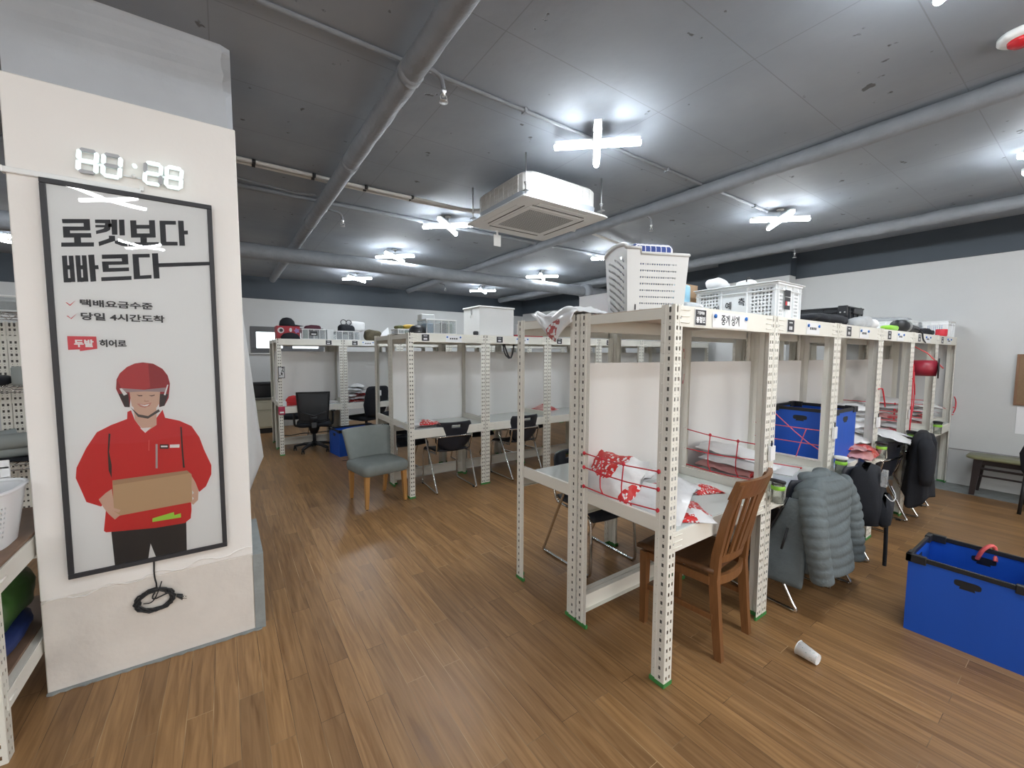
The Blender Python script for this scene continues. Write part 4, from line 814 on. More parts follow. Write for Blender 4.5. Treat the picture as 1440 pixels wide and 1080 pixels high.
b = MB(); sleeve(b, [V((-.2, -.04, .82)), V((-.26, -.06, .64)), V((-.25, -.06, .42))], (.062, .05), 1, BLACKF, .02); b.build('sleeve', t)
b = MB(); sleeve(b, [V((.2, -.04, .82)), V((.26, -.05, .62)), V((.27, -.05, .36))], (.062, .05), 1, BLACKF, .02); b.build('sleeve', t)
t = thing('backpack', 'black backpack with a clear pocket slung on a chair, beside the grey jacket', 'bag', (3.70, 0.955, 0.0), R(10))
b = MB(); b.loft([rr(h1, h2, .05, z) for h1, h2, z in ((.10, .05, .40), (.165, .095, .43), (.175, .105, .56), (.17, .09, .70), (.15, .065, .79), (.08, .03, .815))], BLACKF); b.build('main_pouch', t)
b = MB(); b.loft([[p + V((-.02, -.11, 0)) for p in rr(h1, h2, .03, z)] for h1, h2, z in ((.08, .02, .42), (.12, .04, .45), (.12, .045, .56), (.09, .02, .62))], BLACKF); b.build('front_pouch', t)
MB().box((-.13, -.12, .70), (-.02, -.085, .80), CLEARP, .004).build('clear_pocket', t)
b = MB().tube(smooth_path([V((.13, -.08, .70)), V((.20, -.11, .50)), V((.17, -.12, .20)), V((.165, -.12, .06))]), .012, BLACKF, 6); b.build('strap', t)
b = MB().tube(smooth_path([V((-.16, -.115, .66)), V((-.10, -.15, .60)), V((.02, -.165, .615)), V((.14, -.13, .655))]), .003, PAPER, 6); b.build('white_cord', t)

# ---------------------------------------------------------------- containers and goods
def perforated(fn, nu_w, nv_h, du, dv, hole, m, t, mb_list, keep=None):
    """a wall sheet (metric u 0..nu_w, v 0..nv_h) with a grid of square holes where keep(u, v) is True"""
    us = [0.0]; k = du
    nu = max(1, int(nu_w / du)); nv = max(1, int(nv_h / dv)); ue = []; ve = []
    for i in range(nu): ue += [i * nu_w / nu, (i + (1 - hole[0]) / 2) * nu_w / nu, (i + (1 + hole[0]) / 2) * nu_w / nu]
    for j in range(nv): ve += [j * nv_h / nv, (j + (1 - hole[1]) / 2) * nv_h / nv, (j + (1 + hole[1]) / 2) * nv_h / nv]
    ue.append(nu_w); ve.append(nv_h); n = len(ue); fs = []
    for j in range(len(ve) - 1):
        for i in range(n - 1):
            if i % 3 == 1 and j % 3 == 1 and (keep is None or keep((ue[i] + ue[i + 1]) / 2, (ve[j] + ve[j + 1]) / 2)): continue
            fs.append([j * n + i, j * n + i + 1, (j + 1) * n + i + 1, (j + 1) * n + i])
    mb = MB().add([fn(u, v) for v in ve for u in ue], fs, m); mb_list.append(mb)
def merge_solid(mbs, t, name, parent, m_extra=None):
    tot = MB()
    for q in mbs:
        k = len(tot.v); tot.v += q.v
        for f, mi, sm in zip(q.f, q.mi, q.sm): tot.f.append([a + k for a in f]); tot.mi.append(tot._m(q.mats[mi])); tot.sm.append(sm)
    return link(name, solidify(tot.mesh(name), t), parent)
def crate(name, label, loc, rz, lx, ly, h, m, rim=.014, du=.016, group=None, panels=True, ribs=3, cat='crate', lid=None, floor_t=.004, keepf=None):
    t = thing(name, label, cat, loc, rz, group); L_ = []
    def kp(w_):
        def f(u, v):
            if keepf: return keepf(u, v, w_)
            return .02 < v < h - .03 and (not panels or abs(u - w_ / 2) > w_ * .22) and .03 < u < w_ - .03
        return f
    perforated(lambda u, v: V((u - lx / 2, -ly / 2, v)), lx, h, du, du, (.55, .55), m, .003, L_, kp(lx)); perforated(lambda u, v: V((lx / 2 - u, ly / 2, v)), lx, h, du, du, (.55, .55), m, .003, L_, kp(lx))
    perforated(lambda u, v: V((-lx / 2, ly / 2 - u, v)), ly, h, du, du, (.55, .55), m, .003, L_, kp(ly)); perforated(lambda u, v: V((lx / 2, u - ly / 2, v)), ly, h, du, du, (.55, .55), m, .003, L_, kp(ly))
    L_.append(MB().sheet(lambda u, v: V(((u - .5) * lx, (v - .5) * ly, .004)), 1, 1, m, False))
    merge_solid(L_, .003, 'body', t)
    b = MB()
    for z0, z1, e in ((h - .012, h, rim), (h - .045, h - .038, rim * .8), (.0, .012, rim * .4)):
        b.box((-lx / 2 - e, -ly / 2 - e, z0), (lx / 2 + e, -ly / 2 + .002, z1), m, .002).box((-lx / 2 - e, ly / 2 - .002, z0), (lx / 2 + e, ly / 2 + e, z1), m, .002).box((-lx / 2 - e, -ly / 2, z0), (-lx / 2 + .002, ly / 2, z1), m, .002).box((lx / 2 - .002, -ly / 2, z0), (lx / 2 + e, ly / 2, z1), m, .002)
    for k in range(ribs + 1):
        f = k / ribs - .5
        for s in (-1, 1):
            b.box((f * lx * .98 - .004, s * ly / 2 - rim * .8, 0.0), (f * lx * .98 + .004, s * ly / 2 + rim * .8, h - .005), m); b.box((s * lx / 2 - rim * .8, f * ly * .98 - .004, 0), (s * lx / 2 + rim * .8, f * ly * .98 + .004, h - .005), m)
    b.build('rim', t)
    return t
CRATEW = mat('crate_white', (.82, .85, .87), .35)
# crate with lid and hand-written name, near row
t = crate('plastic_crate', 'white perforated crate with handwriting and black tags, on top of the near row', (2.97, 1.47, 1.80), 0, .32, .52, .225, CRATEW, du=.021)
MB().box((-.19, -.28, .226), (.20, .28, .233), CRATEW, .003).build('lid', t)
b = MB()
for k, s in enumerate(('이', '예', '측')): text_on(b, s, .055, .001, lambda u, v, k=k: V((-.1635, .12 - k * .085 - u * .9, .085 + .018 * k + v)), INK)
b.build('handwriting', t)
b = MB().box((-.075, -.2745, .145), (-.005, -.272, .185), TAGK).box((-.075, -.2745, .065), (-.005, -.272, .14), TAGK); b.box((-.045, -.2755, .09), (-.012, -.2745, .115), PAPER).box((-.07, -.2755, .09), (-.052, -.2745, .115), mat('tag_red', (.6, .05, .06), .5)); b.build('tag', t)
# laundry basket
BASK = mat('basket_grey_white', (.57, .57, .565), .4)
t = thing('laundry_basket', 'tall off white laundry basket with handle cutouts on top of the first near desk', 'basket', (2.0, 1.56, 1.80), R(-24)); L_ = []
BH = .345
def bw(side):
    def f(u, v):
        z = v; k = z / BH; hx, hy = .165 + .018 * k, .124 + .018 * k; top = 0
        w_ = (2 * hx, 2 * hy)[side % 2 == 1]; q = u - .5
        if side == 0: return V((q * 2 * hx, -hy, z))
        if side == 2: return V((-q * 2 * hx, hy, z))
        if side == 1: return V((hx, q * 2 * hy, z))
        return V((-hx, -q * 2 * hy, z + .035 * k * max(0, math.cos(q * PI)) ** .5))
    return f
for s in range(4):
    nu, nv = 52, 40; f = bw(s); fs = []
    for j in range(nv):
        for i in range(nu):
            uc, vc = (i + .5) / nu, (j + .5) / nv
            if s % 2 == 0 and (.20 < uc < .80) and .05 < vc < .84 and j % 4 == 2 and i % 2 == 1: continue
            if s % 2 == 1 and (.14 < uc < .86) and .06 < vc < .82 and (j + int(i * .28)) % 4 == 2 and i % 13 != 0: continue
            if ((s == 0 and uc > .22) or (s == 2 and uc < .78) or s == 1) and vc > .925: continue
            fs.append([j * (nu + 1) + i, j * (nu + 1) + i + 1, (j + 1) * (nu + 1) + i + 1, (j + 1) * (nu + 1) + i])
    L_.append(MB().add([f(i / nu, j / nv * BH) for j in range(nv + 1) for i in range(nu + 1)], fs, BASK))
L_.append(MB().sheet(lambda u, v: V(((u - .5) * .328, (v - .5) * .246, 0.004)), 1, 1, BASK, False)); merge_solid(L_, .004, 'body', t)
b = MB(); f = bw(3); b.tube([f(u / 12, BH) for u in range(13)], .012, BASK, 8)
f = bw(1); b.tube([f(u, BH * .925) for u in (0, 1)], .009, BASK, 8)
for s, us in ((0, (0, .22, 1)), (2, (1, .78, 0))):
    f = bw(s); b.tube([f(us[0], BH), f(us[1], BH), f(us[1], BH * .925), f(us[2], BH * .925)], .009, BASK, 8)
b.build('rim', t)
MB().box((-.125, -.1285, .02), (-.118, -.1245, .05), TAGK).build('label', t)
m, nt, pb = new_mat('blue_check_cloth'); tc = nt.nodes.new('ShaderNodeTexCoord'); br = nt.nodes.new('ShaderNodeTexBrick'); br.inputs['Scale'].default_value = 16; br.inputs['Color1'].default_value = (.03, .06, .24, 1); br.inputs['Color2'].default_value = (.025, .05, .20, 1); br.inputs['Mortar'].default_value = (.75, .75, .8, 1); br.inputs['Mortar Size'].default_value = .03
nt.links.new(tc.outputs['Object'], br.inputs['Vector']); nt.links.new(br.outputs['Color'], pb.inputs['Base Color']); pb.inputs['Roughness'].default_value = .8; CHECK = m
o = MB().box((-.12, -.085, .012), (.13, .085, .392), CHECK, .03, seg=2).build('checked_bag', None, (2.0, 1.56, 1.80), R(-24)); tag(o, 'navy checked bag standing inside the laundry basket', 'bag')

def crumple(mb, lo, hi, m, seed, amp=.03, n=10, fr=6.0):
    """a soft lump filling the box lo..hi"""
    lo, hi = V(lo), V(hi); c = (lo + hi) / 2; d = (hi - lo) / 2; bm = bmesh.new(); bmesh.ops.create_icosphere(bm, subdivisions=4, radius=1)
    for q in bm.verts:
        p = q.co; e = V((math.copysign(abs(p.x) ** .6, p.x), math.copysign(abs(p.y) ** .6, p.y), math.copysign(abs(p.z) ** .7, p.z)))
        r_ = V((c.x + e.x * d.x, c.y + e.y * d.y, c.z + e.z * d.z)); nn = noise.noise_vector(r_ * fr + V((seed * 3.1, seed, 0)))
        q.co = r_ + nn * amp + noise.noise_vector(r_ * fr * 3 + V((0, seed, seed))) * amp * .35
        q.co.z = max(q.co.z, lo.z)
    bm.verts.index_update(); mb.add([v.co for v in bm.verts], [[v.index for v in f.verts] for f in bm.faces], m, True); bm.free(); return mb
def mailer(lx, ly, h, seed, m, lump=.5):
    """a flat courier bag: two films sealed at the edges over a soft content"""
    rnd = random.Random(seed); n = 16; cx, cy = rnd.uniform(.35, .65), rnd.uniform(.35, .65); mb = MB()
    def prof(u, v): 
        e = (max(0, 4 * u * (1 - u)) ** .55) * (max(0, 4 * v * (1 - v)) ** .55); g = math.exp(-((u - cx) ** 2 + (v - cy) ** 2) * 5)
        return e * (lump * g + (1 - lump))
    def up_(u, v):
        z = h * prof(u, v) + .010 * noise.noise(V((u * 6, v * 6, seed))) + .004 * noise.noise(V((u * 19, v * 19, seed)))
        edge = min(u, 1 - u, v, 1 - v); z += .022 * max(0, .12 - edge) / .12 * noise.noise(V((u * 4, v * 4, seed * 2.0)))
        return V(((u - .5) * lx, (v - .5) * ly + .015 * noise.noise(V((u * 5, seed, 0))), max(.002, z + .004)))
    mb.sheet(up_, n, n, m)
    mb.sheet(lambda u, v: V((up_(u, v).x, up_(u, v).y, min(.0015, up_(u, v).z - .001) if True else 0)), n, n, m)
    return mb.mesh('courier_bag')
MV = {k: [mailer(.34 + .05 * (s % 3), .24 + .03 * (s % 2), .045 + .012 * (s % 4), s + 10 * i, mm) for s in range(5)] for i, (k, mm) in enumerate((('r', MAILER), ('w', MAILERW), ('p', MAILERP)))}
def mbag(kind, s, loc, rz, label, group, tilt=(0, 0), sc=1.0):
    o = bpy.data.objects.new('courier_bag', MV[kind][s % 5]); COL.objects.link(o); o.location = loc; o.rotation_euler = (tilt[0], tilt[1], rz); o.scale = (sc, sc, sc); tag(o, label, 'bag', group); return o
# first near desk: loose heap behind the cord net
ZD = .7545
G = 'courier bags heaped on the first near desk'
for kind, s, x, y, z, rz, tl, sc, lb in (
    ('r', 1, 1.765, 1.57, .10, 1.57, (.0, .0), 1.0, 'fat white courier bag with bold red print against the cord net'),
    ('w', 2, 1.80, 1.36, .05, 1.75, (-.75, .0), .95, 'plain white courier bag leaning on the net below the red printed one'),
    ('r', 3, 1.98, 1.42, .02, 2.0, (-.12, -.05), .95, 'white courier bag with small red lettering, middle of the heap'),
    ('w', 0, 1.99, 1.585, .09, .5, (-.35, .1), 1.0, 'crumpled white courier bag at the rear of the first desk heap'),
    ('r', 4, 1.98, 1.24, .0, .9, (.0, .0), .8, 'red edged courier bag nearest the front beam of the first desk'),
    ('w', 3, 2.20, 1.46, .025, .2, (.0, .06), .85, 'white sheet like courier bag lying flat, heading the heap to the wooden chair'),
    ('r', 0, 2.36, 1.40, .0, -.4, (.0, .0), .7, 'white courier bag with a red torn edge, farthest from the net')):
    o = mbag(kind, s, (x, y, ZD + z), rz, lb, G, tl, sc)
    if z == .10: o.rotation_euler = (R(-62), 0, R(93)); o.scale = (1.0, 1.1, 1.5); o.location.z = ZD + .125
# second near desk: layered bags behind the second net
G = 'courier bags stacked on the second near desk'
for k, (s, y) in enumerate(((0, 1.42), (3, 1.46), (1, 1.40), (4, 1.45))):
    mbag('w' if k != 1 else 'p', s, (2.83 + .02 * (k % 2), y, ZD + .052 * k), 1.5 + .1 * k, ('lowest', 'second lowest', 'third lowest', 'topmost')[k] + ' white courier bag in the netted stack on the second desk', G, (0, -.04 * k), 1.1)
t = thing('document_tray', 'white paper document with a red edge lying on the second near desk', 'document', (3.27, 1.33, ZD), R(12))
MB().box((-.15, -.10, .001), (.13, .10, .006), PAPER).build('sheets', t); MB().box((.131, -.11, .001), (.155, .10, .008), REDC).build('red_strip', t)
# desks further along
G = 'courier bags stacked on the fourth near desk'
for k in range(7):
    mbag('w', k, (4.86 + .03 * ((k * 7) % 3), 1.44 - .02 * (k % 2), ZD + .052 * k), .4 * k, '%s white courier bag up the tall stack beside the desk bound blue bin' % ORD[k], G, (.03 * (k % 3), .05), 1.0)
G = 'courier bags piled on the fifth near desk'
for k in range(7):
    mbag('rwwp'[k % 4], k + 1, (5.95 + .05 * ((k * 5) % 3), 1.42, ZD + .05 * k), .35 * k, '%s courier bag up the pile tied below the red spool' % ORD[k], G, (.03, .04), 1.0)
G = 'courier bags on the sixth near desk'
for k in range(5):
    mbag('pwrwr'[k], k + 2, (6.95, 1.42 - .03 * k, ZD + .05 * k), .5 * k, '%s courier bag up the pile on the desk against the right wall' % ORD[k], G, (.1, -.05), .95)
G = 'loose courier bags along the front edge of the near row'
mbag('w', 1, (5.02, 1.17, ZD + .07), .2, 'big glossy white bag bulging over the front edge above a black chair', G, (.2, .1), 1.25)
mbag('w', 4, (5.38, 1.20, ZD + .04), .8, 'small white bag at the front edge beside the black coat', G, (.15, .15), .8)
mbag('p', 2, (4.36, 1.20, ZD + .0), .1, 'pink courier bag lying on the desk in front of the blue bin', G, (.0, .0), 1.15)
mbag('p', 0, (4.30, 1.24, ZD + .05), .5, 'pink courier bag, upper one of two, in front of the blue bin', G, (.0, .05), 1.0)
mbag('w', 2, (4.42, 1.26, ZD + .09), -.3, 'white courier bag resting on the pink bags in front of the blue bin', G, (.05, .05), .85)
# middle and far rows
mbag('w', 2, (1.82, 4.52, ZD), .2, 'thin clear and white courier bag on the first middle desk, the larger one', 'courier bags on the middle row', (0, 0), 1.0)
mbag('r', 1, (1.86, 4.42, ZD + .03), -.3, 'red edged courier bag lying upon the larger bag on the first middle desk', 'courier bags on the middle row', (0, 0), .8)
mbag('p', 3, (3.88, 4.78, ZD), .3, 'pink courier bag lying on the third middle desk', 'courier bags on the middle row', (0, 0), 1.1)
G = 'courier bags stacked on the second far desk'
for k in range(6):
    mbag('rwrwww'[k], k, (1.86 + .03 * (k % 2), 7.52 - .01 * k, ZD + .05 * k), .3 * k, '%s courier bag up the stack by the high back chair' % ORD[k], G, (.03, .02), 1.1)
mbag('w', 4, (1.50, 7.52, ZD), 1.1, 'small grey bundle at the post beside the far bag stack', G, (.1, 0), .7)

# plastic bag hanging off the loose end of the near row
t = thing('hanging_bag', 'crumpled white courier bag dangling from the top corner of the near row', 'bag', (1.645, 1.90, 1.80))
def hb(u, v):
    y = -.18 + u * .36; top = .03 + .02 * math.sin(u * 7); dep = .155 * (1 - abs(u - .42) * 1.75) + .0
    z = top - v * max(.02, dep + .03); x = -.012 - .035 * math.sin(v * 2.2) - .012 * noise.noise(V((u * 5, v * 5, 2)))
    return V((x, y + .04 * v * (.4 - u), z))
sheet_solid(hb, 26, 20, .006, MAILERW, 'hanging_film', t)
def hb2(u, v): return V((-.012 + v * .36, -.20 + u * .40 + .03 * noise.noise(V((u * 4, v * 4, 5))), .012 + .05 * math.sin(v * PI) * math.sin(u * PI) + .018 * noise.noise(V((u * 6, v * 6, 3)))))
sheet_solid(hb2, 20, 16, .005, MAILERW, 'lying_film', t)

# more goods on the tops of the near row
def carton(name, label, lo, hi, m, cat='box', group=None, tape=None):
    c = V(((lo[0] + hi[0]) / 2, (lo[1] + hi[1]) / 2, lo[2])); t = thing(name, label, cat, c, 0, group); d = V(((hi[0] - lo[0]) / 2, (hi[1] - lo[1]) / 2, hi[2] - lo[2]))
    MB().box((-d.x, -d.y, 0), (d.x, d.y, d.z), m, .003).build('body', t)
    b = MB()
    for s in (-1, 1): b.box((-d.x, min(s * .001, s * d.y), d.z + .0003), (d.x, max(s * .001, s * d.y), d.z + .004), m)
    b.build('flap', t); return t
t = carton('white_carton', 'white carton with printed markings behind the laundry basket', (2.05, 1.84, 1.80), (2.42, 2.15, 1.972), PAPER)
b = MB()
for k, s in enumerate(('M', '2', 'C')): text_on(b, s, .03, .001, lambda u, v, k=k: V((-.1865, .05 - k * .022 - u, .06 + v)), INK)
b.build('print', t)
t = carton('cardboard_box', 'brown cardboard box behind the white perforated crate', (2.66, 1.80, 1.80), (2.92, 2.06, 2.085), CARD)
BLW = mat('blue_white_pack', (.25, .50, .68), .4, var=.5, vscale=18)
o = MB().box((2.42, 1.66, 1.80), (2.62, 1.90, 2.05), BLW, .02, seg=2).build('paper_pack'); tag(o, 'pale blue and white wrapped pack between basket and cardboard box', 'package')
o = crumple(MB(), (2.19, 1.39, 1.80), (2.38, 1.54, 1.895), CLEARBAG, 3, .02).build('clear_bag'); tag(o, 'clear plastic bag bundle between the laundry basket and the crate', 'bag')
o = crumple(MB(), (2.84, 1.58, 2.036), (2.99, 1.72, 2.11), PAPER, 5, .03).build('white_bag'); tag(o, 'white plastic bag lying on the lid of the perforated crate', 'bag')
t = thing('dust_mask', 'black and white mask lying on top of the perforated crate', 'mask', (2.93, 1.46, 2.035))
crumple(MB(), (-.03, -.05, 0), (.07, .06, .05), PAPER, 8, .01).build('shell', t); MB().tube(arc((-.02, -.03, .03), .03, 0, PI, 8, (1, 0, 0), (0, 0, 1)), .004, BLACK, 6).box((.055, -.03, .02), (.08, .03, .05), BLACK, .006).build('strap', t)
BLKC = mat('black_crate', (.022, .025, .03), .4)
t = crate('folding_crate', 'black folding crate on top of the third near desk', (4.34, 1.53, 1.80), 0, .30, .54, .175, BLKC, panels=True, keepf=lambda u, v, w_: False)
for y in (-.27, .20):
    for sx in (-1, 1): MB().box((min(sx * .168, sx * .152), y, .10), (max(sx * .168, sx * .152), y + .07, .185), BLKC, .005).build('latch', t)
for y in (-.25, -.22): MB().lathe([(.006, -.170), (.006, -.163)], (0, y, .13), WHITEP, 8, 'x').build('rivet', t)
MB().box((-.10, -.295, .12), (.10, -.268, .16), BLKC, .005).build('grip', t)
o = crumple(MB(), (3.45, 1.20, 1.80), (4.12, 1.46, 1.885), BLACKF, 6, .03).build('black_cloth_bag'); tag(o, 'limp black cloth bag in front of the black folding crate', 'bag')
o = crumple(MB(), (4.02, 1.14, 1.80), (4.38, 1.24, 1.885), CLEARBAG, 9, .02).build('clear_bag'); tag(o, 'clear bag of paper cups at the front of the fourth desk top', 'bag')
t = thing('cup_stack', 'stack of white paper cups lying on the rack beside the clear bag', 'cups', (4.52, 1.20, 1.845))
b = MB()
for k in range(9): b.lathe([(.034, .012 * k), (.042, .012 * k + .009), (.042, .012 * k + .0115)], (-.06, 0, 0), PAPER, 16, 'x')
b.build('cups', t)
t = crate('plastic_crate', 'long white crate on top of the last near desks, the larger of two', (6.80, 1.72, 1.80), 0, .40, .66, .19, CRATEW)
t = crate('plastic_crate', 'small white crate with blue inside at the right wall end of the near row', (7.12, 1.245, 1.80), 0, .36, .20, .185, CRATEW, panels=False)
MB().box((-.165, -.085, .008), (.165, .085, .15), mat('blue_lining', (.10, .24, .55), .6), .01).build('lining', t)
o = crumple(MB(), (6.86, 1.50, 1.995), (7.3, 1.9, 2.06), CLEARBAG, 4, .03).build('clear_bag'); tag(o, 'clear plastic film lying over the long white crate at the row end', 'bag')
o = crumple(MB(), (4.86, 1.15, 1.80), (5.16, 1.25, 1.85), GREENB, 2, .012).build('green_pouch'); tag(o, 'lime green pouch on the rack top next to the paper cups', 'pouch')
t = thing('hair_dryer', 'black handheld device with its flex hanging down the rack front', 'appliance', (5.55, 1.19, 1.80))
MB().tube(smooth_path([V((-.36, 0, .055)), V((-.2, .01, .065)), V((0, .01, .05)), V((.12, .0, .05))]), [.045] * 2 + [.05] * 99, BLACK, 10).build('body', t) if False else MB().tube([V((-.36, 0, .06)), V((-.10, .01, .062)), V((.05, .01, .052)), V((.30, .0, .045))], [.05, .06, .045, .035], BLACK, 12).build('body', t)
MB().lathe([(.05, -.13), (.062, -.12), (.062, -.05), (.05, -.04)], (0, .01, .064), STEEL, 14, 'x').build('collar', t)
MB().tube(smooth_path([V((.10, -.03, .045)), V((.16, -.08, .02)), V((.17, -.085, -.06)), V((.28, -.085, -.09))]), .007, BLACK, 6).build('flex', t)
o = crumple(MB(), (5.9, 1.15, 1.80), (6.5, 1.24, 1.865), BLACKF, 12, .02).build('black_gloves'); tag(o, 'black rolled garment on the rack top beside the handheld device', 'garment')
o = MB().lathe([(.01, .0), (.046, .001), (.05, .02), (.05, .075), (.046, .08)], (6.76, 1.155, 1.80), REDC, 18).build('red_tin'); tag(o, 'red round tin at the front corner below the small crate', 'tin')

# bins of blue corrugated plastic
def blue_bin(name, label, loc, rz, lx, ly, h):
    t = thing(name, label, 'bin', loc, rz); b = MB(); e = .004
    for lo, hi in (((-lx / 2, -ly / 2, 0), (lx / 2, ly / 2, .006)), ((-lx / 2, -ly / 2, .006), (lx / 2, -ly / 2 + e, h)), ((-lx / 2, ly / 2 - e, .006), (lx / 2, ly / 2, h)), ((-lx / 2, -ly / 2 + e, .006), (-lx / 2 + e, ly / 2 - e, h)), ((lx / 2 - e, -ly / 2 + e, .006), (lx / 2, ly / 2 - e, h))): b.box(lo, hi, BLUEB)
    b.build('body', t); b = MB(); r_ = .010
    for lo, hi in (((-lx / 2 - r_ / 2, -ly / 2 - r_ / 2, h - .022), (lx / 2 + r_ / 2, -ly / 2 + r_, h + .004)), ((-lx / 2 - r_ / 2, ly / 2 - r_, h - .022), (lx / 2 + r_ / 2, ly / 2 + r_ / 2, h + .004)), ((-lx / 2 - r_ / 2, -ly / 2 + r_, h - .022), (-lx / 2 + r_, ly / 2 - r_, h + .004)), ((lx / 2 - r_, -ly / 2 + r_, h - .022), (lx / 2 + r_ / 2, ly / 2 - r_, h + .004))): b.box(lo, hi, BLACK, .002)
    b.build('rim', t)
    for sx in (-1, 1):
        for sy in (-1, 1):
            b = MB(); x, y = sx * lx / 2, sy * ly / 2
            b.box((min(x + sx * .010, x - sx * .075), min(y + sy * .010, y - sy * .016), h - .036), (max(x + sx * .010, x - sx * .075), max(y + sy * .010, y - sy * .016), h + .010), BLACK, .003)
            b.box((min(x + sx * .010, x - sx * .016), min(y + sy * .010, y - sy * .075), h - .036), (max(x + sx * .010, x - sx * .016), max(y + sy * .010, y - sy * .075), h + .010), BLACK, .003); b.build('corner_cap', t)
    def plate(fn):
        mb = MB(); mb.prism([(.05 * math.copysign(abs(math.cos(a)) ** .5, math.cos(a)), .018 * math.copysign(abs(math.sin(a)) ** .5, math.sin(a))) for a in [2 * PI * k / 24 for k in range(24)]], fn, .005, BLACK)
        mb.prism([(-.03, -.028), (.03, -.028), (.026, -.016), (-.026, -.016)], fn, .006, BLACK); return mb
    z = h - .075
    for s in (-1, 1):
        plate(lambda u, v, w_: V((s * (lx / 2 - .0045 + w_ * 1.0), u, z + v))).build('hand_hole', t); plate(lambda u, v, w_: V((u, s * (ly / 2 - .0045 + w_), z + v))).build('hand_hole', t)
    return t
t = blue_bin('blue_bin', 'open blue corrugated plastic bin on the floor at the right, black rimmed', (3.435, .375, 0), R(0), .48, .47, .44)
o = MB().tube(smooth_path([V((3.655, .40, .37)), V((3.635, .38, .44)), V((3.66, .35, .475)), V((3.70, .335, .45)), V((3.665, .33, .38))]), .010, PINKC, 8).build('pink_tie'); tag(o, 'pink plastic tie looped through the far wall of the floor bin', 'tie')
t = blue_bin('blue_bin', 'blue corrugated bin tied onto the third near desk with pink cord', (4.03, 1.42, ZD), 0, .46, .46, .40)
t = blue_bin('blue_bin', 'blue corrugated bin on the floor behind the grey upholstered chair', (1.70, 6.90, 0), R(8), .66, .42, .40)
o = MB().box((1.38, 6.38, .0005), (1.52, 6.40, .003), TAGK).box((1.52, 6.40, .0005), (1.58, 6.42, .003), TAGK).build('floor_scrap'); tag(o, 'thin dark scrap on the floor before the far blue bin', 'scrap')
# cord nets and ties
def cord(name, label, paths, m, r_=.0028, cat='cord', knots=()):
    b = MB()
    for p in paths: b.tube(smooth_path(p, 1) if len(p) > 2 else p, r_, m, 6)
    for k in knots: b.lathe([(.001, -.012), (.009, -.005), (.009, .005), (.001, .012)], k, m, 6)
    o = b.build(name); return tag(o, label, cat)
xa = RX - .006
def net(x, name, label, cols, lo, dz):
    ya, yb = RY + .055, RY + UD - .055; P = []; K = []
    for z in lo:
        P.append([V((x, ya, z[0])), V((x - .004, (ya + yb) / 2, (z[0] + z[1]) / 2 - .012)), V((x, yb, z[1]))]); K += [V((x, ya, z[0])), V((x, yb, z[1]))]
    for f in cols:
        y = ya + (yb - ya) * f; P.append([V((x - .002, y, lo[0][0] * (1 - f) + lo[0][1] * f - .006)), V((x - .005, y + .012, .87)), V((x - .002, y - .01, lo[-1][0] * (1 - f) + lo[-1][1] * f - .006))])
        K.append(V((x - .003, y, lo[0][0] * (1 - f) + lo[0][1] * f - .006)))
    return cord(name, label, P, REDC, .0034, 'net', K)
net(xa, 'cord_net', 'red cord net across the open end of the first near desk', (.42, .72), ((1.035, 1.025), (.95, .945), (.85, .835)), 0)
net(RX + UW - .002, 'cord_net', 'red cord net between the first and second near desks', (.25, .62), ((1.045, 1.07), (.95, .935), (.825, .825)), 0)
x = RX + 2 * UW - .002
cord('cord_net', 'pink cord net in front of the blue bin on the third desk', [[V((x, RY + .05, z)), V((x, RY + .54, z))] for z in (1.03, .92, .80)] + [[V((x - .003, RY + .16, 1.03)), V((x - .006, RY + .19, .92)), V((x - .003, RY + .22, .80))], [V((x, RY + .40, 1.14)), V((x, RY + .18, .95)), V((x, RY + .06, .88))]], PINKC, .0034, 'net', [V((x - .004, RY + .40, 1.145))])
x = RX + 4 * UW - .002
cord('cord_net', 'red cord net holding the bags between the fourth and fifth desks', [[V((x, RY + .05, z)), V((x, RY + .54, z))] for z in (1.10, 1.02, .93, .84)], REDC, .004, 'net', [V((x, RY + .1, z)) for z in (1.10, 1.04, 1.0, .95)])
cord('cord_net', 'red cord ties across the pile on the desk at the right wall', [[V((RX + 5 * UW, RY + .05, z)), V((RX + 5 * UW, RY + .54, z))] for z in (1.08, 1.03, .95, .88)], REDC, .004, 'net')
cord('hanging_tie', 'red cord tied around the slotted post below the red spool', [[V((5.44, 1.10, 1.50)), V((5.445, 1.095, 1.1)), V((5.44, 1.10, .72))], [V((5.47, 1.10, 1.42)), V((5.50, 1.09, 1.15)), V((5.46, 1.10, .95)), V((5.47, 1.10, .78))], [V((5.42, 1.10, 1.36)), V((5.46, 1.09, 1.33)), V((5.50, 1.09, 1.20))]], REDC, .0045)
cord('hanging_tie', 'short red cord knotted to the post beside the tall bag stack', [[V((4.47, 1.11, 1.30)), V((4.56, 1.105, 1.305)), V((4.60, 1.10, 1.22)), V((4.64, 1.10, 1.14))], [V((4.56, 1.105, 1.30)), V((4.62, 1.10, 1.18))]], REDC, .005)
cord('hanging_tie', 'red cord tied to the last post at the right wall', [[V((7.34, 1.10, 1.08)), V((7.39, 1.09, 1.03)), V((7.40, 1.09, .93)), V((7.35, 1.10, .88))], [V((7.33, 1.10, .95)), V((7.39, 1.09, .94))], [V((7.30, 1.10, .86)), V((7.36, 1.10, .86))]], REDC, .006)
cord('hanging_tie', 'red cord dangling from the rear post of the second near desk', [[V((2.60, 1.69, 1.62)), V((2.61, 1.68, 1.50)), V((2.60, 1.69, 1.38))], [V((2.60, 1.69, 1.50)), V((2.63, 1.68, 1.53))]], REDC, .004)
t = thing('cord_spool', 'spool of red plastic cord hung between two posts near the right wall', 'spool', (5.74, 1.09, 1.455), R(-80))
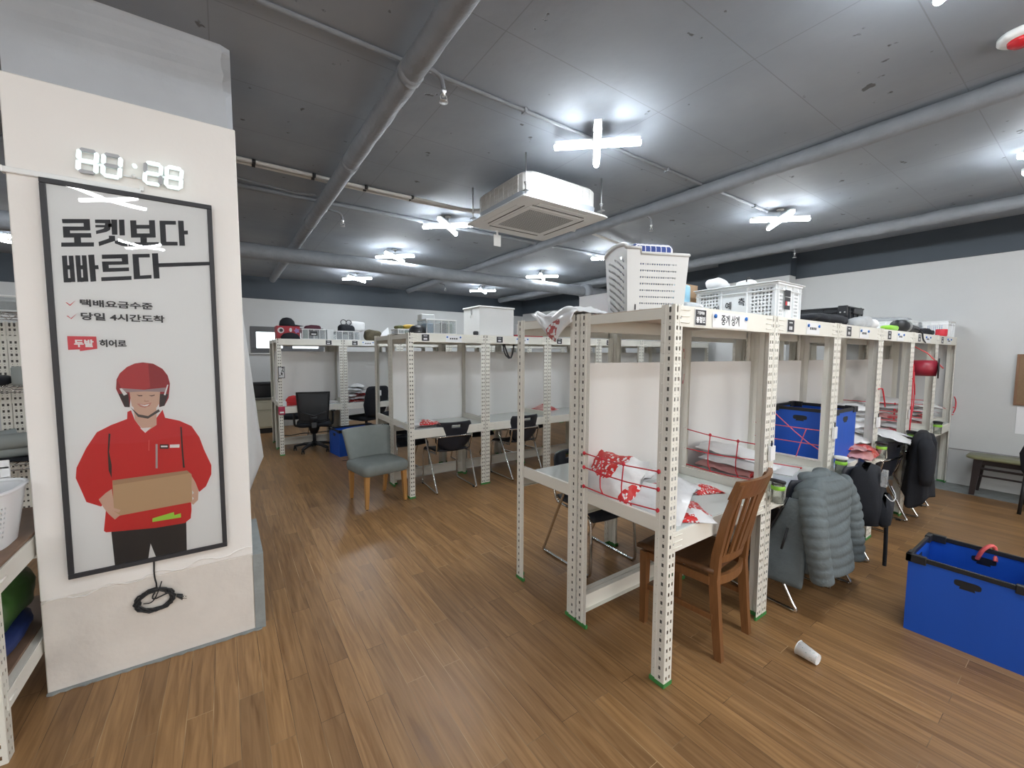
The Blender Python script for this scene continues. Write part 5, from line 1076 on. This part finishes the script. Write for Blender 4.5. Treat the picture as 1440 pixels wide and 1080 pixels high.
MB().lathe([(.04, -.10), (.078, -.095), (.080, 0), (.078, .095), (.04, .10)], (0, 0, 0), mat('red_tape_roll', (.30, .02, .04), .35, var=.25, vscale=30, stretch=(14, 1, 1)), 20, 'x').build('winding', t)
for s in (-1, 1): MB().lathe([(.02, s * .10), (.10, s * .102), (.10, s * .112), (.02, s * .114)], (0, 0, 0), BLACK, 22, 'x').build('flange', t)
MB().tube([V((-.14, 0, .0)), V((-.12, .05, .16)), V((-.11, .08, .24)), V((.02, .05, .15)), V((.14, 0, 0))], .006, PINKC, 6).build('hanging_cord', t)
# jars with lime bands hung on the front posts, white tag pockets above
m, nt, pb = new_mat('jar_plastic'); pb.inputs['Base Color'].default_value = (.80, .83, .80, 1); pb.inputs['Roughness'].default_value = .15; pb.inputs['Transmission Weight'].default_value = .9; pb.inputs['IOR'].default_value = 1.10; JAR = m
for k, (x, y, lid, lb) in enumerate(((2.622, 1.072, True, 'clear jar with lime band and tilted black lid on the post behind the wooden chair'), (3.61, 1.075, False, 'clear jar with lime band and pale lid on the post above the grey jacket'), (4.49, 1.07, True, 'clear jar with black lid on the post beside the heap of white bags'), (5.40, 1.07, True, 'clear jar with black lid beside the black coat'), (6.42, 1.07, True, 'clear jar with black lid on the last but one post at the right wall'))):
    t = thing('holder_jar', lb, 'jar', (x, y, .715), 0, 'jars hung along the near row')
    MB().lathe([(.030, .0), (.034, .006), (.034, .10), (.033, .125), (.031, .125), (.031, .008), (.002, .006)], (0, 0, 0), JAR, 18, cap=False).build('jar', t)
    MB().lathe([(.0345, .086), (.0365, .088), (.0365, .108), (.0345, .110)], (0, 0, 0), GREENB, 18, cap=False).build('band', t)
    MB().lathe([(.026, .009), (.029, .012), (.024, .03), (.012, .036)], (0, 0, 0), mat('jar_filling_%d' % k, (.58, .60, .56), .6, var=.5, vscale=90), 14).build('contents', t)
    b = MB().lathe([(.004, .006), (.038, .004), (.041, .0), (.041, -.014), (.036, -.016), (.004, -.016)], (-.004, 0, .140), BLACK if lid else WHITEP, 20, rot=Matrix.Rotation(R(18 if lid else 4), 3, 'Y')); b.build('lid', t)
for x, z, lb in ((2.612, .965, 'white tag pocket on the post behind the wooden chair, with a marker in it'), (3.566, .985, 'white tag pocket on the post in front of the desk bound blue bin'), (4.525, .975, 'white tag pocket on the post before the tall bag stack'), (5.48, .97, 'white tag pocket on the post tied with red cord')):
    t = thing('tag_pocket', lb, 'pocket', (x, 1.118, z), 0, 'white tag pockets on the posts'); MB().box((-.028, -.016, 0), (.028, 0, .085), PAPER, .002).build('pocket', t); MB().tube([V((-.008, -.010, .03)), V((-.010, -.010, .118))], .0045, BLACK, 6).build('marker', t)

# ---------------------------------------------------------------- tags on the beams
def beam_tag(unit, x, kind, lines, row, hw=.10):
    p = unit
    if kind == 'plate':
        b = MB().box((x - .046, -.0066, 1.7145), (x + .046, -.0048, 1.7915), PAPER).box((x - .043, -.0078, 1.718), (x + .043, -.0066, 1.788), TAGK)
        if lines: text_on(b, lines[0], .016, .0006, lambda u, v: V((x + u, -.0081, 1.773 + v)), PAPER); text_on(b, lines[1], .030, .0012, lambda u, v: V((x + u, -.0081, 1.740 + v)), PAPER, .92)
        else:
            for z, h_, n in ((1.772, .004, 4), (1.740, .010, 3)):
                for k in range(n): b.box((x - .022 + k * .044 / n, -.0081, z - h_), (x - .022 + (k + .72) * .044 / n, -.0078, z + h_), PAPER)
        b.build('name_plate', p)
    else:
        b = MB().box((x - hw, -.0062, 1.712), (x + hw, -.0050, 1.786), PAPER)
        if lines: text_on(b, lines, .054, .0012, lambda u, v: V((x + u * .98, -.0066, 1.747 + v)), INK, .85)
        else:
            for k in range(4): b.box((x - .05 + k * .026, -.0066, 1.741), (x - .032 + k * .026, -.0062, 1.757), INK)
        for s in (-1, 1): b.lathe([(.004, -.0155), (.0095, -.014), (.0105, -.0105), (.006, -.006)], (x + s * (hw - .018), 0, 1.766), PINB, 12, 'y')
        b.build('paper_label', p)
beam_tag(ROW_R[0], .192, 'plate', ('기업배송', '봉철민'), 0); beam_tag(ROW_R[0], .46, 'label', '중계 상계', 0, .165)
for k in range(1, 6): beam_tag(ROW_R[k], .188, 'plate', None, 0); beam_tag(ROW_R[k], .515, 'label', None, 0)
for k in range(4): beam_tag(ROW_M[k], .194, 'plate', None, 1); beam_tag(ROW_M[k], .534, 'label', None, 1) if k < 2 else None
for k in range(3): beam_tag(ROW_F[k], .735 if k == 0 else .185, 'plate', None, 2)
beam_tag(ROW_F[1], .40, 'label', None, 2)

# ---------------------------------------------------------------- goods on the middle and far rows
t = thing('white_storage_box', 'tall white lidded storage box with a clasp on the middle row', 'box', (2.78, 4.55, 1.80))
MB().box((-.25, -.20, 0), (.25, .20, .335), WHITEM, .006).build('body', t); MB().box((-.262, -.212, .336), (.262, .212, .356), WHITEM, .006).build('lid', t)
MB().box((-.262, -.03, .26), (-.2505, .0, .335), STEEL, .002).tube([V((-.268, -.015, .27)), V((-.275, -.02, .24)), V((-.268, -.01, .22))], .004, STEEL, 6).build('clasp', t)
def clear_bin(label, lo, hi, stuff, group='clear plastic bins on the rack tops'):
    c = ((lo[0] + hi[0]) / 2, (lo[1] + hi[1]) / 2, lo[2]); lx, ly, h = hi[0] - lo[0], hi[1] - lo[1], hi[2] - lo[2]
    t = thing('plastic_bin', label, 'bin', c, 0, group); b = MB(); e = .003
    for a, d in (((-lx / 2, -ly / 2, .002), (lx / 2, ly / 2, .006)), ((-lx / 2, -ly / 2, .006), (lx / 2, -ly / 2 + e, h)), ((-lx / 2, ly / 2 - e, .006), (lx / 2, ly / 2, h)), ((-lx / 2, -ly / 2 + e, .006), (-lx / 2 + e, ly / 2 - e, h)), ((lx / 2 - e, -ly / 2 + e, .006), (lx / 2, ly / 2 - e, h))): b.box(a, d, CLEARP)
    b.build('body', t); b = MB()
    for z0, z1 in ((h - .012, h), (0, .010)): b.box((-lx / 2 - .008, -ly / 2 - .008, z0), (lx / 2 + .008, -ly / 2 + .001, z1), WHITEP, .002).box((-lx / 2 - .008, ly / 2, z0), (lx / 2 + .008, ly / 2 + .008, z1), WHITEP, .002).box((-lx / 2 - .008, -ly / 2, z0), (-lx / 2, ly / 2, z1), WHITEP).box((lx / 2, -ly / 2, z0), (lx / 2 + .008, ly / 2, z1), WHITEP)
    for k in range(5): x = -lx / 2 + k * lx / 4; b.box((x - .003, -ly / 2 - .005, 0), (x + .003, -ly / 2 + .001, h), WHITEP)
    b.build('rim', t)
    if stuff:
        b = MB(); rnd = random.Random(int(lo[0] * 100)); n = 4; xs = -lx / 2 + .02
        for k in range(n):
            w_ = (lx - .04) / n; c_ = stuff[k % len(stuff)]; b.box((xs + k * w_, -ly / 2 + .02, .008), (xs + (k + .92) * w_, ly / 2 - .03, h * rnd.uniform(.6, .95)), c_, .006)
        b.build('contents', t)
    return t
MINT = mat('mint_pack', (.45, .58, .50), .5); SLATE = mat('slate_pack', (.22, .25, .30), .5); BLUP = mat('blue_pack', (.12, .30, .50), .5); PALE = mat('pale_pack', (.66, .68, .69), .5)
clear_bin('clear lidded bin with blue packs on the middle row beside the tall white box', (1.86, 4.36, 1.80), (2.22, 4.62, 1.965), (BLUP, PALE, TAGK, MINT))
o = MB().box((1.86, 4.50, 1.968), (2.02, 4.62, 2.03), PALE, .006).build('paper_pack'); tag(o, 'white pack on top of the clear bin of blue packs', 'package')
t = clear_bin('low clear bin with gold and green things on the loose corner of the middle row', (1.63, 4.62, 1.80), (1.90, 4.84, 1.86), (PALE, MINT))
GOLD = mat('gold_cloth', (.55, .36, .05), .5, var=.4, vscale=40); OLIVE = mat('olive_cloth', (.16, .17, .07), .8)
o = crumple(MB(), (1.72, 4.64, 1.862), (1.90, 4.80, 1.915), GOLD, 3, .015).build('gold_cloth'); tag(o, 'bunched gold cloth on the low bin at the middle row corner', 'cloth')
o = crumple(MB(), (1.63, 4.66, 1.862), (1.71, 4.78, 1.905), OLIVE, 4, .01).build('olive_pouch'); tag(o, 'small olive pouch next to the bunched gold cloth', 'pouch')
t = thing('safety_helmet', 'black cycle helmet on the middle row between gold cloth and clear bin', 'helmet', (1.77, 4.42, 1.80))
MB().lathe([(.085, .0), (.088, .02), (.08, .055), (.055, .085), (.02, .097), (.002, .098)], (0, 0, 0), BLACK, 20).build('shell', t); MB().tube(arc((0, 0, .012), .092, R(180), R(360), 12, (1, 0, 0), (0, 1, 0)), .006, BLACK, 6).build('visor_rim', t)
t = carton('white_carton', 'small pale carton on the middle row behind the loose post', (3.08, 4.35, 1.80), (3.30, 4.6, 1.95), PALE)
o = MB().box((3.02, 4.28, 1.80), (3.45, 4.34, 1.822), DRED, .004).build('red_folder'); tag(o, 'flat red folder at the front of the middle row top', 'folder')
o = MB().box((2.44, 4.31, 1.80), (2.50, 4.36, 1.85), BLACK, .015, seg=2).build('black_pouch'); tag(o, 'tiny black pouch between clear bin and tall white box', 'pouch')
cord('cable_loop', 'black cable loop hanging under the second middle desk top', [[V((2.86, 4.34, 1.70)), V((2.87, 4.32, 1.58)), V((2.95, 4.31, 1.51)), V((3.0, 4.32, 1.60)), V((3.02, 4.33, 1.70))], [V((2.88, 4.34, 1.70)), V((2.92, 4.32, 1.56)), V((2.96, 4.33, 1.53))]], BLACK, .010, 'cable')
# far row tops
t = carton('red_box', 'dark red box with badge prints on the far row by the small window', (.68, 7.30, 1.80), (1.0, 7.62, 1.995), DRED)
b = MB(); MUTE = mat('badge_pale', (.62, .58, .60), .5); MUTE2 = mat('badge_violet', (.30, .18, .42), .5)
b.prism([(-.105 + .045 * math.cos(k * PI / 6), .13 + .045 * math.sin(k * PI / 6)) for k in range(12)], lambda u, v, w_: V((u, -.1625 + w_, v)), .002, MUTE); b.prism([(-.10 + .026 * math.cos(k * PI / 5), .13 + .026 * math.sin(k * PI / 5)) for k in range(10)], lambda u, v, w_: V((u, -.1635 + w_, v)), .001, TAGK)
b.prism([(.03 + .02 * math.cos(k * PI / 6), .14 + .032 * math.sin(k * PI / 6)) for k in range(12)], lambda u, v, w_: V((u, -.1625 + w_, v)), .002, MUTE); b.prism([(.115 + .045 * math.cos(k * PI / 5) * (1 if k % 2 else .6), .13 + .045 * math.sin(k * PI / 5) * (1 if k % 2 else .6)) for k in range(10)], lambda u, v, w_: V((u, -.1625 + w_, v)), .002, MUTE2)
b.prism([(-.09, .03), (-.01, .065), (-.015, .078), (-.095, .045)], lambda u, v, w_: V((u, -.1625 + w_, v)), .002, MUTE); b.build('badge', t)
def cap_mesh(t, m, s=1.0):
    MB().lathe([(.088 * s, 0), (.09 * s, .02 * s), (.08 * s, .065 * s), (.05 * s, .098 * s), (.012 * s, .108 * s), (.001, .109 * s)], (0, 0, 0), m, 20).build('crown', t)
    b = MB(); sheet_solid(lambda u, v: V((.085 * s * math.cos(PI * u) * (1 - .1 * v), -.03 * s - (.05 + .11 * v * math.sin(PI * u)) * s * (.2 + .8 * math.sin(PI * u)), .012 * s - .018 * s * v + .012 * s * math.sin(PI * u))), 14, 6, .003, m, 'visor', t)
t = thing('cap', 'black cap lying on the dark red box of the far row', 'cap', (.84, 7.44, 2.003), R(70)); cap_mesh(t, BLACKF, 1.25)
t = thing('cap', 'black cap on the rack edge in front of the dark red box', 'cap', (.86, 7.275, 1.80), R(0)); cap_mesh(t, BLACKF, .5) if False else MB().lathe([(.12, 0), (.118, .03), (.09, .075), (.03, .095), (.001, .096)], (0, -.02, 0), BLACKF, 20, rot=Matrix.Diagonal((1.1, .30, 1)).to_3x3()).build('crown', t)
t = clear_bin('clear plastic bin of packs on the far row next to the dark red box', (1.03, 7.27, 1.80), (1.36, 7.55, 1.965), (MINT, SLATE, PALE, SLATE))
MB().box((-.06, -.149, .06), (.05, -.146, .13), TAGK).box((-.04, -.151, .075), (.03, -.149, .09), PAPER).build('tag', t)
o = crumple(MB(), (1.07, 7.33, 1.90), (1.32, 7.5, 2.035), mat('maroon_cloth', (.08, .02, .035), .8), 7, .02).build('dark_cloth'); tag(o, 'dark maroon cloth heaped in the clear bin beside the red box', 'cloth')
o = MB().box((1.40, 7.33, 1.80), (1.50, 7.45, 1.965), PALE, .004).build('white_pack'); tag(o, 'white pack standing between the two far clear bins', 'package')
t = clear_bin('clear plastic bin under the black drawstring bag on the far row', (1.53, 7.27, 1.80), (1.90, 7.55, 1.95), (SLATE, PALE, TAGK, PALE))
t = thing('drawstring_bag', 'black drawstring bag sitting in a clear bin on the far row', 'bag', (1.72, 7.42, 1.90))
crumple(MB(), (-.13, -.09, 0), (.13, .09, .17), BLACKF, 11, .02).build('bag_body', t); MB().tube(arc((-.04, 0, .2), .045, 0, 2 * PI, 12), .007, BLACK, 6).tube(arc((.045, 0, .2), .042, 0, 2 * PI, 12), .007, BLACK, 6).build('drawstring', t)
o = crumple(MB(), (1.80, 7.46, 1.955), (2.05, 7.6, 2.13), PAPER, 13, .02).build('white_sack'); tag(o, 'white sack slumped behind the black drawstring bag', 'bag')
CAMO = mat('camo_cloth', (.10, .085, .055), .8, var=.9, vscale=14)
o = crumple(MB(), (2.0, 7.28, 1.80), (2.28, 7.48, 1.985), CAMO, 14, .02).build('camouflage_bag'); tag(o, 'brown patterned bag on the far row beside the leaning white card', 'bag')
o = MB().prism([(0, 0), (.22, 0), (.20, .24), (.10, .16)], lambda u, v, w_: V((2.20 + u, 7.26 + v * .2 + w_, 1.80 + v)), .004, PAPER).build('leaning_card'); tag(o, 'white card leaning against the brown patterned bag', 'card')
# things at the far desks
t = thing('cap', 'red baseball cap on the far desk behind the mesh chair', 'cap', (.90, 7.50, ZD), R(-60)); cap_mesh(t, REDM, 1.35)
o = MB().box((.70, 7.30, ZD), (.78, 7.36, ZD + .075), PAPER, .004).build('white_cup_box'); tag(o, 'small white carton at the post beside the red cap', 'box')
t = thing('pocket_notice', 'dark framed photo notice hung on the far corner post', 'notice', (.715, 7.218, 1.20)); MB().box((-.045, -.012, 0), (.045, -.003, .175), TAGK, .002).build('frame', t)
b = MB().box((-.036, -.0135, .010), (.036, -.012, .165), PALE); rnd = random.Random(2)
for k in range(10): a = rnd.uniform(-.03, .02); z = rnd.uniform(.02, .15); b.box((a, -.0142, z), (a + .012, -.0135, z + .02), TAGK)
b.build('picture', t); MB().tube([V((-.04, -.008, .0)), V((-.05, -.01, -.03)), V((-.04, -.01, -.065))], .004, BLACK, 6).build('pen_cord', t)
t = thing('red_pouch', 'red tag pouch fixed on the far corner post at desk height', 'pouch', (.70, 7.215, .64)); MB().box((-.045, -.02, 0), (.045, -.004, .125), mat('crimson_vinyl', (.42, .015, .07), .4), .012, seg=2).build('pouch', t); MB().box((-.028, -.022, .022), (.028, -.0205, .048), PAPER).build('label', t)
cord('extension_lead', 'black cable strung along the low beam of the far row', [[V((.72, 7.80, .22)), V((.9, 7.79, .20)), V((1.05, 7.78, .23)), V((1.2, 7.79, .21)), V((1.55, 7.80, .22))]], BLACK, .008, 'cable')
t = thing('drawer_cabinet', 'beige two drawer cabinet against the end wall past the pillar', 'cabinet', (.62, 9.72, 0))
BEIGE = mat('cabinet_beige', (.55, .53, .42), .5)
MB().box((-.26, -.25, .10), (.26, .25, .66), BEIGE, .004).box((-.25, -.24, 0), (.25, .24, .10), BLACK).build('body', t)
for z0, z1 in ((.13, .45), (.46, .64)):
    d = MB().box((-.25, -.268, z0), (.25, -.251, z1), BEIGE, .004).build('drawer', t); MB().box((-.25, -.272, z1 - .02), (.25, -.268, z1 - .008), BEIGE, .003).build('handle', d)
o = MB().box((-.27, -.27, .661), (.27, .25, .70), mat('dark_top', (.14, .14, .13), .5), .004).build('worktop', t)
t = thing('black_case', 'black case with carry strap standing on the beige cabinet', 'case', (.62, 9.65, .702)); MB().box((-.20, -.12, 0), (.20, .12, .30), BLACK, .02, seg=2).build('body', t); MB().box((-.21, -.13, .24), (.21, .13, .302), BLACK, .015, seg=2).build('lid', t); MB().tube(smooth_path([V((.2, 0, .22)), V((.26, 0, .18)), V((.24, 0, .03))]), .012, BLACK, 6).build('strap', t)
# white dust sheet leaning beside the pillar
SHEETM = mat('dust_sheet', (.72, .73, .74), .6, trans=.12, bump=.2, bscale=6)
t = thing('plastic_sheet', 'white plastic dust sheet hanging from behind the pillar edge', 'sheet', (0, 0, 0))
def ds(u, v):
    top = 1.98; xr = .150 + (top - (top * (1 - v) + .55 * v)) * .088
    x = -.32 + u * (xr + .32); zb = .004 if u < .55 else .004 + ((u - .55) / .45) ** 1.1 * .60
    return V((x, 4.5 + .035 * math.sin(u * 13 + v * 2) * (.3 + .7 * v), top + (zb - top) * v))
sheet_solid(ds, 24, 24, .004, SHEETM, 'film', t)

# ---------------------------------------------------------------- right wall: bench, board, seat; floor cup
BTOP = mat('bench_top_olive', (.26, .26, .145), .35, var=.12, vscale=12); BLEG = mat('bench_dark', (.035, .026, .026), .4)
t = thing('bench', 'dark wooden bench with a pale olive top against the right wall', 'bench', (7.12, .28, 0))
b = MB(); b.loft([rr(.17, .64, .09, z) for z in (.412, .418)] + [rr(.175, .645, .09, .425), rr(.17, .64, .09, .440)], BTOP); b.build('top', t)
for sx in (-1, 1):
    for sy in (-1, 1):
        b = MB(); b.loft([[V((sx * (.125 + .015 * f) + ax * h_, sy * (.54 + .03 * f) + ay * h_ * 1.3, z)) for ax, ay in ((-1, -1), (1, -1), (1, 1), (-1, 1))] for f, z, h_ in ((1, 0, .016), (0, .41, .026))], BLEG, smooth=False); b.build('leg', t)
MB().box((-.14, -.55, .355), (-.115, .55, .41), BLEG, .003).box((.115, -.55, .355), (.14, .55, .41), BLEG, .003).build('apron', t)
MB().box((-.145, -.55, .30), (-.13, .55, .325), BLEG, .003).build('stretcher', t); MB().box((-.145, -.55, .22), (-.13, .55, .24), BLEG, .003).build('stretcher', t)
t = thing('cork_board', 'brown cork board on the right wall above the bench', 'board', (7.42, .30, 1.31)); MB().box((-.022, -.33, -.28), (-.001, .33, .28), mat('cork_brown', (.24, .155, .09), .85, var=.15, vscale=60), .003).build('cork', t)
b = MB()
for lo, hi in (((-.028, -.34, -.29), (-.0005, .34, -.265)), ((-.028, -.34, .265), (-.0005, .34, .29)), ((-.028, .318, -.265), (-.0005, .34, .265)), ((-.028, -.34, -.265), (-.0005, -.318, .265))): b.box(lo, hi, mat('board_frame', (.22, .12, .07), .5), .002)
b.build('frame', t)
t = thing('wall_print', 'white sheet with a blue round print below the cork board', 'poster', (7.42, .36, .85)); MB().box((-.006, -.25, -.155), (-.001, .25, .155), PAPER).build('sheet', t)
MB().lathe([(.001, -.0075), (.085, -.0072), (.085, -.006)], (0, .10, -.01), mat('print_blue', (.10, .36, .60), .5), 24, 'x').build('print_dot', t)
t = thing('black_chair', 'black rounded chair back just entering the frame at the right wall', 'chair', (6.5, .25, 0), R(90))
b = MB(); b.loft([[V((x * w2, y * .035 + .03 * (abs(x) ** 2) - .0, z)) for x, y in ((-1, -.6), (-.6, -1), (.6, -1), (1, -.6), (1, .6), (.6, 1), (-.6, 1), (-1, .6))] for z, w2 in ((.36, .16), (.45, .22), (.62, .24), (.72, .21), (.78, .12))], BLACKF); b.build('backrest', t)
b = MB(); b.loft([[p + V((0, -.25, 0)) for p in rr(.22, .2, .06, z)] for z in (.40, .42, .46)], BLACKF); b.build('seat', t)
for sx in (-1, 1):
    MB().tube([V((sx * .19, -.02, .45)), V((sx * .21, .02, .002))], .014, BLACK, 8).build('leg', t); MB().tube([V((sx * .19, -.42, .42)), V((sx * .21, -.44, .002))], .014, BLACK, 8).build('leg', t)
m, nt, pb = new_mat('cup_paper'); tc = nt.nodes.new('ShaderNodeTexCoord'); vo = nt.nodes.new('ShaderNodeTexVoronoi'); vo.inputs['Scale'].default_value = 90; rp = nt.nodes.new('ShaderNodeValToRGB'); e = rp.color_ramp.elements; e[0].position = .18; e[0].color = (.45, .55, .55, 1); e[1].position = .24; e[1].color = (.85, .85, .84, 1)
nt.links.new(tc.outputs['Object'], vo.inputs['Vector']); nt.links.new(vo.outputs['Distance'], rp.inputs[0]); nt.links.new(rp.outputs[0], pb.inputs['Base Color']); pb.inputs['Roughness'].default_value = .5; CUPM = m
t = thing('paper_cup', 'crumpled white paper cup lying on the floor in front of the near row', 'cup', (2.435, .815, .0))
M = Matrix.Rotation(R(83), 3, 'Z') @ Matrix.Rotation(R(85), 3, 'Y')
b = MB().lathe([(.027, -.048), (.037, .046), (.0355, .046), (.0258, -.045), (.001, -.044)], (0, 0, .0375), CUPM, 24, cap=False, rot=M); b.lathe([(.0265, -.046), (.001, -.046)], (0, 0, .0375), PAPER, 24, cap=False, rot=M); b.build('body', t)
b = MB(); b.tube([V((0, 0, .0375)) + M @ V((.0368 * math.cos(a * PI / 12), .0368 * math.sin(a * PI / 12), .046)) for a in range(24)], .0016, PAPER, 6, closed=True); b.build('lip', t)

# ---------------------------------------------------------------- left of the pillar: low rack, basket, wire shelf
t = thing('low_rack', 'low cream slotted rack with a worn brown board beside the pillar', 'rack', (-.74, 2.33, 0))
LP = {}
for key, sx, sy in (('a', -1, 1),):
    mb = MB(); H_ = .80
    def hl(fn, us, slots, mb):
        ue = sorted({0, us} | {c - .005 for c in slots} | {c + .005 for c in slots}); ve = [0]
        for k in range(17): ve += [.02 + k * .046, .036 + k * .046]
        ve.append(H_); n = len(ue); fs = []
        for j in range(len(ve) - 1):
            for i in range(n - 1):
                if j % 2 == 1 and any(abs((ue[i] + ue[i + 1]) / 2 - c) < .004 for c in slots): continue
                fs.append([j * n + i, j * n + i + 1, (j + 1) * n + i + 1, (j + 1) * n + i])
        mb.add([fn(u, z) for z in ve for u in ue], fs, RACK)
    hl(lambda u, z: V((0, u, z)), .056, (.017, .040), mb); hl(lambda u, z: V((-u, 0, z)), .06, (.02, .042), mb); LPM = solidify(mb.mesh('post'), .0018)
for x, y, rz in ((0, 0, 0), (0, .90, PI / 2), (-.5, 0, -PI / 2), (-.5, .9, PI)):
    o = link('post', LPM, t, (x, y, 0.001), 0 if (x, y) == (0, 0) else rz)
for z0, z1 in ((.655, .745), (.19, .262)):
    MB().box((-.002, .03, z0), (.0035, .88, z1), RACK, .002).box((-.03, .03, z1 - .004), (-.002, .88, z1), RACK).tube([V((.0035, .04, (z0 + z1) / 2)), V((.0035, .10, (z0 + z1) / 2))], .006, RACK, 6).build('side_beam', t)
    MB().box((-.48, -.003, z0), (-.02, .003, z1), RACK, .002).build('end_beam', t)
WORN = mat('worn_brown_board', (.22, .135, .09), .55, var=.35, vscale=8)
MB().box((-.51, .005, .746), (-.001, .895, .760), WORN, .002).build('top_board', t); MB().box((-.49, .01, .263), (-.03, .89, .275), WORN).build('lower_board', t)
o = crumple(MB(), (-1.16, 2.45, .33), (-.80, 3.05, .60), mat('green_sack', (.035, .10, .018), .3, var=.4, vscale=10), 21, .03).build('green_sack'); tag(o, 'dark green glossy sack on the lower shelf of the low rack', 'sack')
o = crumple(MB(), (-1.18, 2.42, .277), (-.79, 3.0, .36), mat('blue_cushion', (.015, .03, .13), .6), 22, .02).build('blue_cushion'); tag(o, 'navy blue folded cloth under the green sack', 'cloth')
t = thing('plastic_basket', 'white plastic basket with coloured dots on the low rack', 'basket', (-.968, 2.655, .762)); L_ = []
BK2 = mat('basket_white', (.80, .81, .83), .35)
def oval(a, z): k = z / .24; e = .55; c, s_ = math.cos(a), math.sin(a); return V(((.19 + .035 * k) * math.copysign(abs(c) ** e, c), (.145 + .03 * k) * math.copysign(abs(s_) ** e, s_), z))
nu, nv = 120, 24; fs = []
for j in range(nv):
    for i in range(nu):
        if j % 2 == 1 and 3 < j < 19 and i % 2 == 0 and (i % 30) in range(8, 24): continue
        fs.append([j * nu + i, j * nu + (i + 1) % nu, (j + 1) * nu + (i + 1) % nu, (j + 1) * nu + i])
L_.append(MB().add([oval(2 * PI * i / nu, .24 * j / nv) for j in range(nv + 1) for i in range(nu)], fs, BK2)); merge_solid(L_, .003, 'body', t)
b = MB(); b.tube([oval(2 * PI * k / 40, .24) for k in range(40)], .008, BK2, 8, closed=True); b.loft([[oval(2 * PI * k / 40, .001) for k in range(40)], [oval(2 * PI * k / 40, .005) for k in range(40)]], BK2); b.build('rim', t)
MB().box((-.15, .168, .225), (.15, .176, .255), BK2, .002).box((-.15, .168, .29), (.15, .176, .33), BK2, .003).box((-.15, .168, .25), (-.12, .176, .30), BK2).box((.12, .168, .25), (.15, .176, .30), BK2).build('handle', t)
t = thing('rack_shelf', 'cream slotted rack of parcels beyond the pillar, mostly hidden', 'rack', (-1.24, 4.62, 0))
for x in (0, -.062, -.9):
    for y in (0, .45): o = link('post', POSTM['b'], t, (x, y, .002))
for z in (.45, 1.23, 1.70): MB().box((-.92, 0, z - .03), (0, .47, z), RACK, .003).build('shelf', t)
t = thing('wire_shelf', 'chrome wire shelf with grey rolls beside the hidden rack', 'shelf', (-1.40, 4.2, 0))
for sx in (0, 1):
    for sy in (0, 1): MB().tube([V((-.8 + sx * 1.35, sy * .3, .002)), V((-.8 + sx * 1.35, sy * .3, 1.95))], .012, CHROME, 8).build('post', t)
for z in (.815, 1.345, 1.845):
    b = MB()
    for y in (0, .3): b.tube([V((-.8, y, z)), V((.55, y, z))], .004, CHROME, 6).tube([V((-.8, y, z - .035)), V((.55, y, z - .035))], .004, CHROME, 6).tube([V((-.8 + k * .05, y, z - .035 * (k % 2))) for k in range(28)], .003, CHROME, 5)
    for k in range(28): b.tube([V((-.8 + k * .05, 0, z)), V((-.8 + k * .05, .3, z))], .003, CHROME, 5)
    b.build('wire_tray', t)
GREYR = mat('grey_roll', (.33, .36, .35), .8)
for k, (x, y, z, a, lb) in enumerate(((-1.28, 4.33, .895, .2, 'lowest front grey foam roll on the wire shelf'), (-1.22, 4.30, .965, -.5, 'grey foam roll lying across the others on the wire shelf'), (-1.42, 4.36, .96, .9, 'grey foam roll at the back of the wire shelf'))):
    d = V((math.cos(a), math.sin(a) * .3, .08)).normalized(); c = V((x, y, z)); o = MB().tube([c - d * .2, c - d * .07, c + d * .07, c + d * .2], [.05, .058, .052, .056], GREYR, 12).build('foam_roll'); tag(o, lb, 'roll', 'grey foam rolls on the wire shelf')
o = crumple(MB(), (-1.8, 4.24, .82), (-1.0, 4.46, .85), BLACKF, 31, .02).build('black_cloth'); tag(o, 'black cloth under the grey foam rolls on the wire shelf', 'cloth')
o = crumple(MB(), (-1.75, 4.24, 1.35), (-1.22, 4.46, 1.43), BLACKF, 32, .02).build('black_cables'); tag(o, 'tangle of black cables on the middle wire tray', 'cables')
o = MB().lathe([(.05, 0), (.052, .02), (.052, .12), (.045, .13)], (-1.16, 4.33, 1.35), GREYR, 16).build('grey_tin'); tag(o, 'grey tin among the black cables on the middle wire tray', 'tin')
clear_bin('clear plastic box on the topmost wire tray beyond the pillar', (-1.65, 4.24, 1.851), (-1.12, 4.46, 1.96), (PALE, CLEARP), None)
